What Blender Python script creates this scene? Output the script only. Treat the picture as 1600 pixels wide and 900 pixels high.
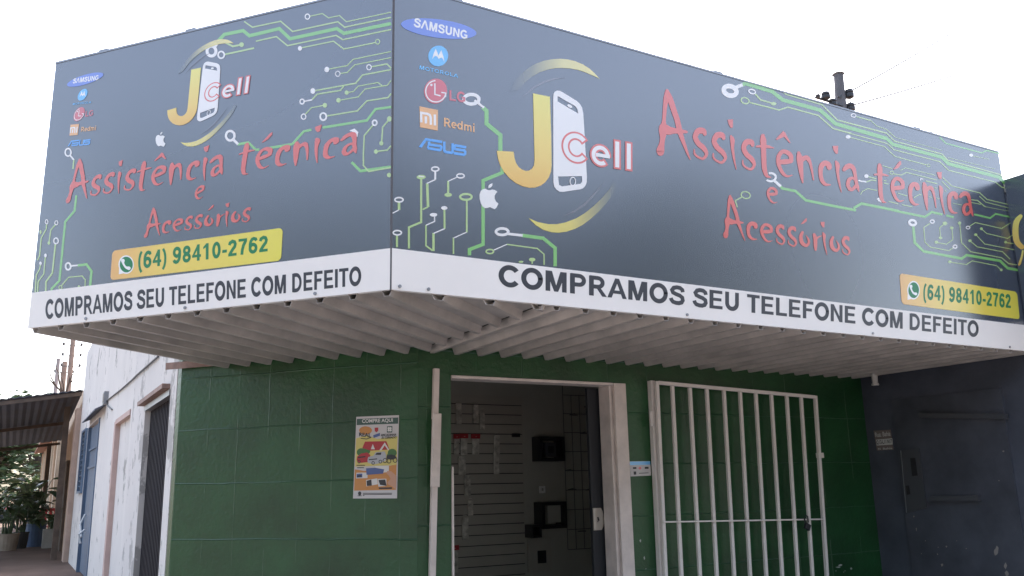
import bpy, bmesh, math, random
from math import radians, sin, cos, pi
from mathutils import Vector, Matrix
from mathutils.geometry import tessellate_polygon
random.seed(7)
for o in list(bpy.data.objects):
    bpy.data.objects.remove(o, do_unlink=True)
scene = bpy.context.scene
col = scene.collection

# ------------------------------------------------------------------ camera
FPX = 1350.0
EYE = Vector((0.0, 0.0, 1.25))
YAW, PITCH, ROLL = radians(-29.667), radians(12.959), radians(-1.2557)
fwd = Vector((-sin(YAW) * cos(PITCH), cos(YAW) * cos(PITCH), sin(PITCH)))
rt0 = Vector((cos(YAW), sin(YAW), 0))
up0 = rt0.cross(fwd)
rgt = cos(ROLL) * rt0 + sin(ROLL) * up0
upv = -sin(ROLL) * rt0 + cos(ROLL) * up0
cam_d = bpy.data.cameras.new('camera')
cam_d.sensor_width = 36.0
cam_d.lens = FPX / 1600 * 36.0
cam_d.clip_start = 0.05
cam_d.clip_end = 1500
cam = bpy.data.objects.new('camera', cam_d)
col.objects.link(cam)
M4 = Matrix((rgt, upv, -fwd)).transposed().to_4x4()
M4.translation = EYE
cam.matrix_world = M4
scene.camera = cam
scene.render.resolution_x = 1024
scene.render.resolution_y = 576

# ------------------------------------------------------------------ sky, sun, exposure
SUN_EL, SUN_AZ = radians(52), radians(40)      # azimuth from +Y towards +X: behind the shop
world = bpy.data.worlds.new('World')
scene.world = world
world.use_nodes = True
nt = world.node_tree
bg = nt.nodes['Background']
sky = nt.nodes.new('ShaderNodeTexSky')
sky.sky_type = 'NISHITA'
sky.sun_disc = False
sky.sun_elevation = SUN_EL
sky.sun_rotation = SUN_AZ
sky.air_density = 1.0
sky.dust_density = 4.0
sky.ozone_density = 1.0
hsv = nt.nodes.new('ShaderNodeHueSaturation')     # thin bright overcast: paler than a clear sky
hsv.inputs['Saturation'].default_value = 0.72
nt.links.new(sky.outputs[0], hsv.inputs['Color'])
nt.links.new(hsv.outputs[0], bg.inputs[0])
bg.inputs[1].default_value = 0.15
sd = bpy.data.lights.new('sun', 'SUN')
sd.energy = 1.3
sd.angle = radians(12)
sd.color = (1.0, 0.95, 0.87)
sun = bpy.data.objects.new('sun', sd)
col.objects.link(sun)
sdir = Vector((cos(SUN_EL) * sin(SUN_AZ), cos(SUN_EL) * cos(SUN_AZ), sin(SUN_EL)))
sun.rotation_euler = sdir.to_track_quat('Z', 'Y').to_euler()
sun.location = sdir * 60
vs = scene.view_settings
vs.view_transform = 'Standard'
vs.look = 'None'
vs.gamma = 1
vs.use_curve_mapping = False
vs.exposure = 2.22

# ------------------------------------------------------------------ measuring: photo pixel -> point on a known plane
def ray(px, py):
    return rgt * ((px - 800) / FPX) - upv * ((py - 450) / FPX) + fwd
def on_y(px, py, y):
    d = ray(px, py); return EYE + d * (y / d.y)
def on_x(px, py, x):
    d = ray(px, py); return EYE + d * (x / d.x)
def on_z(px, py, z):
    d = ray(px, py); return EYE + d * ((z - EYE.z) / d.z)

class Plane:
    """vertical plane: origin, horizontal unit u (left to right seen from the street), outward normal n"""
    def __init__(s, o, u, n):
        s.o, s.u, s.n = Vector(o), Vector(u).normalized(), Vector(n).normalized()
    def uv(s, px, py):
        d = ray(px, py)
        p = EYE + d * ((s.o - EYE).dot(s.n) / d.dot(s.n))
        return ((p - s.o).dot(s.u), p.z)
    def p(s, u, v, off=0.0):
        q = s.o + s.u * u + s.n * off
        return Vector((q.x, q.y, v))

ANG = radians(49.35)
DL = Vector((-cos(ANG), sin(ANG), 0))          # along the chamfered corner, away from the street corner
NL = Vector((-sin(ANG), -cos(ANG), 0))
ZB, ZS, ZT = 2.235, 2.452, 3.96                # fascia: bottom, top of white strip, top
CX, CY = 1.575, 4.0                            # fascia corner
XR = 7.12                                      # right end of the fascia
LCH = 2.43                                     # length of the chamfer fascia
WY = 5.70                                      # front wall
WX = 2.455                                     # wall corner
LWL = 2.13
XW = 1.08                                      # white wall line
PR = Plane((CX, CY, 0), (1, 0, 0), (0, -1, 0))
PC = Plane(Vector((CX, CY, 0)) + DL * LCH, -DL, NL)
PW = Plane((WX, WY, 0), (1, 0, 0), (0, -1, 0))
PV = Plane(Vector((WX, WY, 0)) + DL * LWL, -DL, NL)
PX = Plane((XW, 30, 0), (0, -1, 0), (-1, 0, 0))
PN = Plane((7.17, 5.7, 0), (0, -1, 0), (-1, 0, 0))
PNS = Plane((7.12, 4.0, 0), (0, -1, 0), (-1, 0, 0))

# ------------------------------------------------------------------ materials
def mat(name, c, rough=0.6, spec=0.5, metal=0.0, var=0.0, vscale=4.0, c2=None, bump=0.0, bscale=40.0, ior=1.5, coat=0.0, streak=0.0, detail=7):
    m = bpy.data.materials.new(name)
    m.use_nodes = True
    t = m.node_tree
    b = t.nodes['Principled BSDF']
    b.inputs['Base Color'].default_value = (*c, 1)
    b.inputs['Roughness'].default_value = rough
    b.inputs['Specular IOR Level'].default_value = spec
    b.inputs['Metallic'].default_value = metal
    b.inputs['IOR'].default_value = ior
    b.inputs['Coat Weight'].default_value = coat
    b.inputs['Coat Roughness'].default_value = 0.12
    tc = t.nodes.new('ShaderNodeTexCoord')
    if var > 0 or c2 is not None:
        n = t.nodes.new('ShaderNodeTexNoise')
        n.inputs['Scale'].default_value = vscale
        n.inputs['Detail'].default_value = detail
        n.inputs['Roughness'].default_value = 0.62
        if streak:
            mp = t.nodes.new('ShaderNodeMapping')
            mp.inputs['Scale'].default_value = (1, 1, streak)
            t.links.new(tc.outputs['Object'], mp.inputs[0]); t.links.new(mp.outputs[0], n.inputs['Vector'])
        else:
            t.links.new(tc.outputs['Object'], n.inputs['Vector'])
        r = t.nodes.new('ShaderNodeValToRGB')
        r.color_ramp.elements[0].position = 0.32
        r.color_ramp.elements[1].position = 0.68
        lo = tuple(max(0, x * (1 - var)) for x in c)
        hi = c2 if c2 is not None else tuple(min(1, x * (1 + var)) for x in c)
        r.color_ramp.elements[0].color = (*lo, 1)
        r.color_ramp.elements[1].color = (*hi, 1)
        t.links.new(n.outputs['Fac'], r.inputs[0])
        t.links.new(r.outputs[0], b.inputs['Base Color'])
        rr = t.nodes.new('ShaderNodeMapRange')
        rr.inputs['To Min'].default_value = max(0.02, rough - min(0.09, rough * 0.12))
        rr.inputs['To Max'].default_value = min(1, rough + min(0.09, rough * 0.12))
        t.links.new(n.outputs['Fac'], rr.inputs['Value'])
        t.links.new(rr.outputs[0], b.inputs['Roughness'])
    if bump > 0:
        n2 = t.nodes.new('ShaderNodeTexNoise')
        n2.inputs['Scale'].default_value = bscale
        n2.inputs['Detail'].default_value = 5
        t.links.new(tc.outputs['Object'], n2.inputs['Vector'])
        bp = t.nodes.new('ShaderNodeBump')
        bp.inputs['Strength'].default_value = bump
        bp.inputs['Distance'].default_value = 0.01
        t.links.new(n2.outputs['Fac'], bp.inputs['Height'])
        t.links.new(bp.outputs[0], b.inputs['Normal'])
    return m

def grad_mat(name, stops, axis=2, rough=0.3, coord='Generated', ior=2.0):
    m = bpy.data.materials.new(name)
    m.use_nodes = True
    t = m.node_tree
    b = t.nodes['Principled BSDF']
    b.inputs['Roughness'].default_value = rough
    b.inputs['IOR'].default_value = ior
    tc = t.nodes.new('ShaderNodeTexCoord')
    sx = t.nodes.new('ShaderNodeSeparateXYZ')
    t.links.new(tc.outputs[coord], sx.inputs[0])
    r = t.nodes.new('ShaderNodeValToRGB')
    while len(r.color_ramp.elements) < len(stops):
        r.color_ramp.elements.new(0.5)
    for e, (p, c) in zip(r.color_ramp.elements, stops):
        e.position = p; e.color = (*c, 1)
    t.links.new(sx.outputs[axis], r.inputs[0])
    t.links.new(r.outputs[0], b.inputs['Base Color'])
    return m

def green_wall_mat(name, rowh, z0, bw, u0):
    """glossy dark green masonry paint over big blocks: joint lines from the wall's own UV in metres"""
    m = mat(name, (0.011, 0.062, 0.019), rough=0.36, var=0.34, vscale=1.7, bump=0.4, bscale=28)
    t = m.node_tree
    b = t.nodes['Principled BSDF']
    uv = t.nodes.new('ShaderNodeUVMap')
    mp = t.nodes.new('ShaderNodeMapping')
    mp.inputs['Location'].default_value = (-u0, -z0, 0)
    nz = t.nodes.new('ShaderNodeTexNoise'); nz.inputs['Scale'].default_value = 3.0
    t.links.new(uv.outputs[0], nz.inputs['Vector'])
    mx = t.nodes.new('ShaderNodeMix'); mx.data_type = 'VECTOR'; mx.inputs[0].default_value = 0.022
    t.links.new(uv.outputs[0], mx.inputs[4]); t.links.new(nz.outputs['Color'], mx.inputs[5])
    t.links.new(mx.outputs[1], mp.inputs[0])
    sep = t.nodes.new('ShaderNodeSeparateXYZ'); t.links.new(mp.outputs[0], sep.inputs[0])
    def line(sock, period, halfw):
        d = t.nodes.new('ShaderNodeMath'); d.operation = 'PINGPONG'; d.inputs[1].default_value = period / 2
        t.links.new(sock, d.inputs[0])
        r = t.nodes.new('ShaderNodeMapRange'); r.inputs['From Min'].default_value = 0; r.inputs['From Max'].default_value = halfw
        r.inputs['To Min'].default_value = 1; r.inputs['To Max'].default_value = 0
        t.links.new(d.outputs[0], r.inputs['Value'])
        return r.outputs[0]
    h = line(sep.outputs[1], rowh, 0.0055)
    v = line(sep.outputs[0], bw, 0.006)
    n2 = t.nodes.new('ShaderNodeTexNoise'); n2.inputs['Scale'].default_value = 2.6; n2.inputs['Detail'].default_value = 4
    t.links.new(uv.outputs[0], n2.inputs['Vector'])
    rm = t.nodes.new('ShaderNodeMapRange'); rm.inputs['From Min'].default_value = 0.46; rm.inputs['From Max'].default_value = 0.62
    t.links.new(n2.outputs['Fac'], rm.inputs['Value'])
    vv = t.nodes.new('ShaderNodeMath'); vv.operation = 'MULTIPLY'
    t.links.new(v, vv.inputs[0]); t.links.new(rm.outputs[0], vv.inputs[1])
    v5 = t.nodes.new('ShaderNodeMath'); v5.operation = 'MULTIPLY'; v5.inputs[1].default_value = 0.5
    t.links.new(vv.outputs[0], v5.inputs[0])
    rm2 = t.nodes.new('ShaderNodeMapRange'); rm2.inputs['From Min'].default_value = 0.36; rm2.inputs['From Max'].default_value = 0.6
    rm2.inputs['To Min'].default_value = 0.35
    t.links.new(n2.outputs['Fac'], rm2.inputs['Value'])
    hh = t.nodes.new('ShaderNodeMath'); hh.operation = 'MULTIPLY'
    t.links.new(h, hh.inputs[0]); t.links.new(rm2.outputs[0], hh.inputs[1])
    mxm = t.nodes.new('ShaderNodeMath'); mxm.operation = 'MAXIMUM'
    t.links.new(hh.outputs[0], mxm.inputs[0]); t.links.new(v5.outputs[0], mxm.inputs[1])
    base = b.inputs['Base Color'].links[0].from_socket
    cm = t.nodes.new('ShaderNodeMix'); cm.data_type = 'RGBA'
    cm.inputs[7].default_value = (0.075, 0.15, 0.095, 1)
    fm = t.nodes.new('ShaderNodeMath'); fm.operation = 'MULTIPLY'; fm.inputs[1].default_value = 0.8
    t.links.new(mxm.outputs[0], fm.inputs[0])
    t.links.new(fm.outputs[0], cm.inputs[0]); t.links.new(base, cm.inputs[6])
    t.links.new(cm.outputs[2], b.inputs['Base Color'])
    bp0 = b.inputs['Normal'].links[0].from_node
    bp = t.nodes.new('ShaderNodeBump'); bp.inputs['Strength'].default_value = 0.6; bp.inputs['Distance'].default_value = 0.012
    t.links.new(mxm.outputs[0], bp.inputs['Height']); t.links.new(bp0.outputs[0], bp.inputs['Normal'])
    t.links.new(bp.outputs[0], b.inputs['Normal'])
    return m

def peeling_mat(name, c, under, z_lo=0.0, amount=0.60, scale=3.0):
    """old limewash flaking off grey render"""
    m = mat(name, c, rough=0.85, spec=0.2, var=0.06, vscale=1.2, bump=0.3, bscale=30)
    t = m.node_tree
    b = t.nodes['Principled BSDF']
    tc = t.nodes.new('ShaderNodeTexCoord')
    mp = t.nodes.new('ShaderNodeMapping'); mp.inputs['Scale'].default_value = (1, 0.8, 0.7)
    t.links.new(tc.outputs['Object'], mp.inputs[0])
    n = t.nodes.new('ShaderNodeTexNoise'); n.inputs['Scale'].default_value = scale; n.inputs['Detail'].default_value = 9; n.inputs['Roughness'].default_value = 0.7
    t.links.new(mp.outputs[0], n.inputs['Vector'])
    r = t.nodes.new('ShaderNodeMapRange'); r.inputs['From Min'].default_value = amount; r.inputs['From Max'].default_value = amount + 0.03
    t.links.new(n.outputs['Fac'], r.inputs['Value'])
    base = b.inputs['Base Color'].links[0].from_socket
    cm = t.nodes.new('ShaderNodeMix'); cm.data_type = 'RGBA'; cm.inputs[7].default_value = (*under, 1)
    t.links.new(r.outputs[0], cm.inputs[0]); t.links.new(base, cm.inputs[6])
    t.links.new(cm.outputs[2], b.inputs['Base Color'])
    return m

NAVY = (0.021, 0.033, 0.062)
MT = {}
MT['panel'] = mat('sign_vinyl_navy', NAVY, rough=0.27, ior=2.58, var=0.05, vscale=0.45, detail=0.5)
MT['strip'] = mat('sign_vinyl_white', (0.84, 0.81, 0.78), rough=0.38, var=0.035, vscale=1.6, bump=0.06, bscale=5)
MT['ink'] = mat('sign_vinyl_charcoal', (0.045, 0.048, 0.058), rough=0.38)
MT['red'] = mat('sign_vinyl_red', (0.68, 0.070, 0.045), rough=0.3, ior=2.3)
MT['white'] = mat('sign_vinyl_pale', (0.82, 0.81, 0.80), rough=0.3, ior=2.3)
MT['green'] = mat('sign_vinyl_trace', (0.19, 0.52, 0.12), rough=0.3, ior=2.3)
MT['thin'] = mat('sign_vinyl_thin_trace', (0.42, 0.60, 0.22), rough=0.3, ior=2.3)
MT['faint'] = mat('sign_vinyl_arc', (0.11, 0.10, 0.12), rough=0.27, ior=2.58)
MT['yellow'] = grad_mat('sign_vinyl_gold', [(0.0, (0.80, 0.48, 0.09)), (0.35, (0.84, 0.62, 0.14)), (1.0, (0.82, 0.76, 0.18))])
MT['cres_a'] = grad_mat('sign_vinyl_crescent_upper', [(0.0, NAVY), (0.22, (0.12, 0.12, 0.07)), (0.6, (0.62, 0.55, 0.14)), (1.0, (0.72, 0.62, 0.12))], axis=0, ior=2.58, rough=0.27)
MT['cres_b'] = grad_mat('sign_vinyl_crescent_lower', [(0.0, (0.72, 0.60, 0.05)), (0.45, (0.68, 0.56, 0.08)), (0.8, (0.20, 0.19, 0.08)), (1.0, NAVY)], axis=0, ior=2.58, rough=0.27)
MT['plate'] = grad_mat('sign_vinyl_plate', [(0.0, (0.78, 0.42, 0.11)), (0.3, (0.82, 0.60, 0.09)), (1.0, (0.78, 0.70, 0.06))], axis=0)
MT['pgreen'] = mat('sign_vinyl_number_green', (0.02, 0.22, 0.09), rough=0.35)
MT['blue'] = mat('sign_vinyl_royal_blue', (0.09, 0.18, 0.66), rough=0.3, ior=2.3)
MT['sky'] = mat('sign_vinyl_sky_blue', (0.09, 0.46, 0.86), rough=0.3, ior=2.3)
MT['asus'] = mat('sign_vinyl_mid_blue', (0.05, 0.33, 0.82), rough=0.3, ior=2.3)
MT['lg'] = mat('sign_vinyl_crimson', (0.60, 0.07, 0.10), rough=0.3, ior=2.3)
MT['orange'] = mat('sign_vinyl_orange', (0.80, 0.40, 0.12), rough=0.3, ior=2.3)
MT['alu'] = mat('aluminium_edge', (0.30, 0.31, 0.33), rough=0.4, metal=0.7, var=0.15)
MT['frame_dark'] = mat('sign_back', (0.10, 0.10, 0.11), rough=0.7)
MT['zinc'] = mat('corrugated_zinc', (0.43, 0.395, 0.37), rough=0.42, metal=0.1, var=0.18, vscale=3, c2=(0.54, 0.49, 0.455), bump=0.1, bscale=12)
MT['rust'] = mat('rusty_angle', (0.26, 0.17, 0.14), rough=0.7, var=0.3, vscale=9)
MT['wall_front'] = green_wall_mat('green_paint_front', 0.40, 1.79, 0.39, 0.08)
MT['wall_cham'] = green_wall_mat('green_paint_corner', 0.40, 1.705, 0.272, 0.06)
MT['cream'] = mat('cream_frame_paint', (0.66, 0.57, 0.52), rough=0.5, var=0.12, vscale=7, bump=0.15, bscale=20)
MT['gate'] = peeling_mat('gate_paint', (0.74, 0.68, 0.64), (0.22, 0.13, 0.09), amount=0.70, scale=9)
MT['int_wall'] = mat('inside_wall_paint', (0.42, 0.41, 0.37), rough=0.8, var=0.05)
MT['int_floor'] = mat('inside_floor_tile', (0.30, 0.28, 0.25), rough=0.4, var=0.1)
MT['slat'] = mat('slat_board', (0.40, 0.375, 0.335), rough=0.55, var=0.06)
MT['black'] = mat('black_lacquer', (0.018, 0.018, 0.022), rough=0.4)
MT['dark_metal'] = mat('dark_metal', (0.03, 0.032, 0.038), rough=0.45, metal=0.3)
MT['steel'] = mat('brushed_steel', (0.62, 0.60, 0.57), rough=0.28, metal=1.0)
MT['plastic_clear'] = mat('clear_plastic', (0.55, 0.53, 0.48), rough=0.2, coat=0.5, var=0.45, vscale=18)
MT['redplastic'] = mat('red_card', (0.40, 0.04, 0.05), rough=0.4)
MT['navywall'] = mat('navy_wall_paint', (0.060, 0.068, 0.090), rough=0.5, var=0.30, vscale=1.6, bump=0.3, bscale=22)
MT['navydoor'] = mat('navy_door_steel', (0.060, 0.066, 0.084), rough=0.42, var=0.25, vscale=3, bump=0.08, bscale=8)
MT['plate_box'] = mat('lock_plate_metal', (0.085, 0.09, 0.102), rough=0.45, metal=0.4)
MT['brown'] = mat('address_board', (0.17, 0.14, 0.13), rough=0.6)
MT['limewash'] = peeling_mat('white_limewash', (0.67, 0.645, 0.615), (0.34, 0.33, 0.31), amount=0.60, scale=3.4)
MT['limewash2'] = peeling_mat('worn_limewash', (0.64, 0.615, 0.59), (0.40, 0.385, 0.37), amount=0.535, scale=3.0)
MT['pink'] = mat('faded_pink_trim', (0.52, 0.38, 0.34), rough=0.8, var=0.1)
MT['bluedoor'] = mat('blue_door_paint', (0.10, 0.155, 0.235), rough=0.45, var=0.22, vscale=5, streak=0.15, bump=0.1, bscale=14)
MT['grille'] = mat('charcoal_shutter', (0.024, 0.022, 0.027), rough=0.8, spec=0.2, var=0.2)
MT['paper'] = mat('poster_paper', (0.56, 0.53, 0.53), rough=0.55)
MT['earth'] = mat('red_earth', (0.20, 0.125, 0.085), rough=0.95, spec=0.1, var=0.3, vscale=0.5, bump=0.5, bscale=6)
MT['paving'] = mat('worn_cement', (0.145, 0.098, 0.076), rough=0.9, spec=0.2, var=0.25, vscale=0.9, bump=0.4, bscale=14)
MT['kerb'] = mat('kerb_cement', (0.38, 0.36, 0.33), rough=0.9, var=0.15)
MT['asphalt'] = mat('pale_asphalt', (0.15, 0.14, 0.13), rough=0.9, var=0.2, vscale=2, bump=0.5, bscale=60)  # road tone raised so the unseen road bounces more light upward
MT['tarp'] = mat('dark_awning_sheet', (0.095, 0.108, 0.14), rough=0.65, var=0.2, vscale=1.5)
MT['wood'] = mat('old_timber', (0.11, 0.08, 0.06), rough=0.8, var=0.3, vscale=6)
MT['tan'] = mat('tan_house_paint', (0.52, 0.37, 0.25), rough=0.8, var=0.1)
MT['sand'] = mat('sand_house_paint', (0.56, 0.46, 0.34), rough=0.8, var=0.1)
MT['shut'] = mat('grey_blue_shutter', (0.20, 0.24, 0.27), rough=0.6)
MT['tile'] = mat('clay_tile', (0.30, 0.14, 0.09), rough=0.8, var=0.3, vscale=5)
MT['leaf'] = mat('leaf_green', (0.075, 0.12, 0.055), rough=0.5, var=0.4, vscale=3)
MT['leaf2'] = mat('leaf_light', (0.10, 0.15, 0.035), rough=0.5, var=0.3, vscale=3)
MT['leaf3'] = mat('taro_leaf', (0.16, 0.24, 0.13), rough=0.4, var=0.3, vscale=6)
MT['bark'] = mat('bark', (0.10, 0.075, 0.055), rough=0.9, var=0.3, vscale=8)
MT['concrete'] = mat('pole_concrete', (0.30, 0.28, 0.27), rough=0.85, var=0.15)
MT['woodpole'] = mat('pole_timber', (0.26, 0.20, 0.16), rough=0.85, var=0.2)
MT['wire'] = mat('wire', (0.09, 0.09, 0.09), rough=0.6)
MT['potblue'] = mat('blue_barrel', (0.11, 0.17, 0.29), rough=0.45, var=0.15)
MT['pottan'] = mat('tan_pot', (0.36, 0.30, 0.24), rough=0.8, var=0.2)
MT['potdark'] = mat('dark_pot', (0.06, 0.06, 0.06), rough=0.6)
MT['potgrey'] = mat('grey_planter', (0.42, 0.40, 0.37), rough=0.85, var=0.15)
MT['chair'] = mat('red_chair_plastic', (0.36, 0.03, 0.04), rough=0.4)
MT['rubber'] = mat('rubber', (0.015, 0.015, 0.015), rough=0.7)
MT['chrome'] = mat('chrome', (0.7, 0.7, 0.7), rough=0.15, metal=1)
MT['lampwhite'] = mat('milky_plastic', (0.55, 0.55, 0.53), rough=0.4)
MT['soil'] = mat('pot_soil', (0.05, 0.035, 0.025), rough=0.95)

# ------------------------------------------------------------------ mesh collecting
class MB:
    def __init__(s):
        s.v, s.f, s.uv = [], [], {}
    def add(s, vs_, fs):
        b = len(s.v)
        s.v += [Vector(p) for p in vs_]
        s.f += [tuple(b + i for i in f) for f in fs]
    def box(s, c, size, rz=0.0, M=None):
        hx, hy, hz = size[0] / 2, size[1] / 2, size[2] / 2
        pts = [Vector((x, y, z)) for x in (-hx, hx) for y in (-hy, hy) for z in (-hz, hz)]
        R = M if M is not None else Matrix.Rotation(rz, 3, 'Z')
        pts = [R @ p + Vector(c) for p in pts]
        s.add(pts, [(0, 1, 3, 2), (4, 6, 7, 5), (0, 4, 5, 1), (2, 3, 7, 6), (0, 2, 6, 4), (1, 5, 7, 3)])
        return s
    def bar(s, a, b, w, d=None, up=(0, 0, 1)):
        """square bar from a to b, w across, d deep"""
        a, b = Vector(a), Vector(b)
        d = d if d else w
        z = (b - a)
        L = z.length
        z = z.normalized()
        upv_ = Vector(up)
        x = upv_.cross(z)
        if x.length < 1e-4: x = Vector((1, 0, 0)).cross(z)
        if x.length < 1e-4: x = Vector((0, 1, 0)).cross(z)
        x.normalize(); y = z.cross(x)
        s.box((a + b) / 2, (w, d, L), M=Matrix((x, y, z)).transposed())
        return s
    def vbar(s, a, b, w, d, nrm):
        """upright bar whose depth runs along nrm"""
        a, b = Vector(a), Vector(b)
        z = (b - a).normalized(); y = Vector(nrm).normalized(); x = y.cross(z).normalized(); y = z.cross(x)
        s.box((a + b) / 2, (w, d, (b - a).length), M=Matrix((x, y, z)).transposed())
        return s
    def tube(s, pts, r, n=8, r2=None):
        pts = [Vector(p) for p in pts]
        rings = []
        for i, p in enumerate(pts):
            t = (pts[min(i + 1, len(pts) - 1)] - pts[max(i - 1, 0)]).normalized()
            a = t.cross(Vector((0, 0, 1)) if abs(t.z) < 0.9 else Vector((1, 0, 0)))
            a.normalize(); b = t.cross(a)
            k = i / max(1, len(pts) - 1)
            rr = r if r2 is None else r + (r2 - r) * k
            rings.append([p + a * rr * cos(2 * pi * j / n) + b * rr * sin(2 * pi * j / n) for j in range(n)])
        vs_ = [q for R in rings for q in R]
        fs = [(i * n + j, i * n + (j + 1) % n, (i + 1) * n + (j + 1) % n, (i + 1) * n + j) for i in range(len(pts) - 1) for j in range(n)]
        fs += [tuple(range(n - 1, -1, -1)), tuple((len(pts) - 1) * n + j for j in range(n))]
        s.add(vs_, fs)
        return s
    def lathe(s, c, prof, n=20):
        c = Vector(c)
        vs_ = [c + Vector((r * cos(2 * pi * j / n), r * sin(2 * pi * j / n), z)) for r, z in prof for j in range(n)]
        fs = [(i * n + j, i * n + (j + 1) % n, (i + 1) * n + (j + 1) % n, (i + 1) * n + j) for i in range(len(prof) - 1) for j in range(n)]
        fs += [tuple(range(n - 1, -1, -1)), tuple((len(prof) - 1) * n + j for j in range(n))]
        s.add(vs_, fs)
        return s
    def prism(s, pts, h):
        """extrude the polygon pts (3D, flat) by vector h"""
        pts = [Vector(p) for p in pts]; h = Vector(h); n = len(pts)
        s.add(pts + [p + h for p in pts], [tuple(range(n - 1, -1, -1)), tuple(range(n, 2 * n))] + [(i, (i + 1) % n, n + (i + 1) % n, n + i) for i in range(n)])
        return s
    def build(s, name, m, parent=None, smooth=False, bevel=0.0):
        me = bpy.data.meshes.new(name)
        me.from_pydata([tuple(p) for p in s.v], [], s.f)
        if s.uv:
            l = me.uv_layers.new(name='UVMap')
            for lp in me.loops:
                l.data[lp.index].uv = s.uv.get(lp.vertex_index, (0, 0))
        me.validate()
        bm = bmesh.new(); bm.from_mesh(me)
        if getattr(s, 'closed', True):
            bmesh.ops.recalc_face_normals(bm, faces=bm.faces)
        bm.to_mesh(me); bm.free()
        me.materials.append(m)
        o = bpy.data.objects.new(name, me)
        col.objects.link(o)
        if smooth:
            for p in me.polygons: p.use_smooth = True
        if bevel:
            b = o.modifiers.new('bevel', 'BEVEL'); b.width = bevel; b.segments = 2; b.limit_method = 'ANGLE'
        if parent is not None:
            o.parent = parent
            o.matrix_parent_inverse = Matrix.Translation(-parent.location)
        return o

def tag(o, label=None, cat=None, group=None, kind=None):
    if label: o['label'] = label
    if cat: o['category'] = cat
    if group: o['group'] = group
    if kind: o['kind'] = kind
    return o
def thing(name, label, cat, loc=(0, 0, 0), group=None):
    o = bpy.data.objects.new(name, None)
    o.empty_display_size = 0.2
    o.location = loc
    col.objects.link(o)
    return tag(o, label, cat, group)
def copy_tree(o, parent=None):
    c = o.copy(); col.objects.link(c)
    if parent is not None: c.parent = parent
    for ch in o.children: copy_tree(ch, c)
    return c

def wall_grid(mb, plane, u0, u1, z0, z1, holes, thick):
    """upright wall with rectangular openings, as a closed shell of cells; UV in metres"""
    us = sorted({u0, u1} | {h[0] for h in holes} | {h[1] for h in holes})
    zs = sorted({z0, z1} | {h[2] for h in holes} | {h[3] for h in holes})
    us = [u for u in us if u0 <= u <= u1]; zs = [z for z in zs if z0 <= z <= z1]
    solid = lambda i, j: 0 <= i < len(us) - 1 and 0 <= j < len(zs) - 1 and not any(h[0] <= (us[i] + us[i + 1]) / 2 <= h[1] and h[2] <= (zs[j] + zs[j + 1]) / 2 <= h[3] for h in holes)
    def quad(ps, uvs):
        b = len(mb.v)
        mb.v += ps; mb.f.append((b, b + 1, b + 2, b + 3))
        for k, q in enumerate(uvs): mb.uv[b + k] = q
    for i in range(len(us) - 1):
        for j in range(len(zs) - 1):
            if not solid(i, j): continue
            a, b_, c, d = us[i], us[i + 1], zs[j], zs[j + 1]
            P = lambda u, z, k: plane.p(u, z, -thick if k else 0)
            quad([P(a, c, 0), P(b_, c, 0), P(b_, d, 0), P(a, d, 0)], [(a, c), (b_, c), (b_, d), (a, d)])
            quad([P(b_, c, 1), P(a, c, 1), P(a, d, 1), P(b_, d, 1)], [(b_, c), (a, c), (a, d), (b_, d)])
            if not solid(i - 1, j): quad([P(a, c, 1), P(a, c, 0), P(a, d, 0), P(a, d, 1)], [(a, c)] * 4)
            if not solid(i + 1, j): quad([P(b_, c, 0), P(b_, c, 1), P(b_, d, 1), P(b_, d, 0)], [(b_, c)] * 4)
            if not solid(i, j + 1): quad([P(a, d, 0), P(b_, d, 0), P(b_, d, 1), P(a, d, 1)], [(a, d)] * 4)
            if not solid(i, j - 1): quad([P(a, c, 1), P(b_, c, 1), P(b_, c, 0), P(a, c, 0)], [(a, c)] * 4)
    mb.closed = False
    return mb

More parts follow.
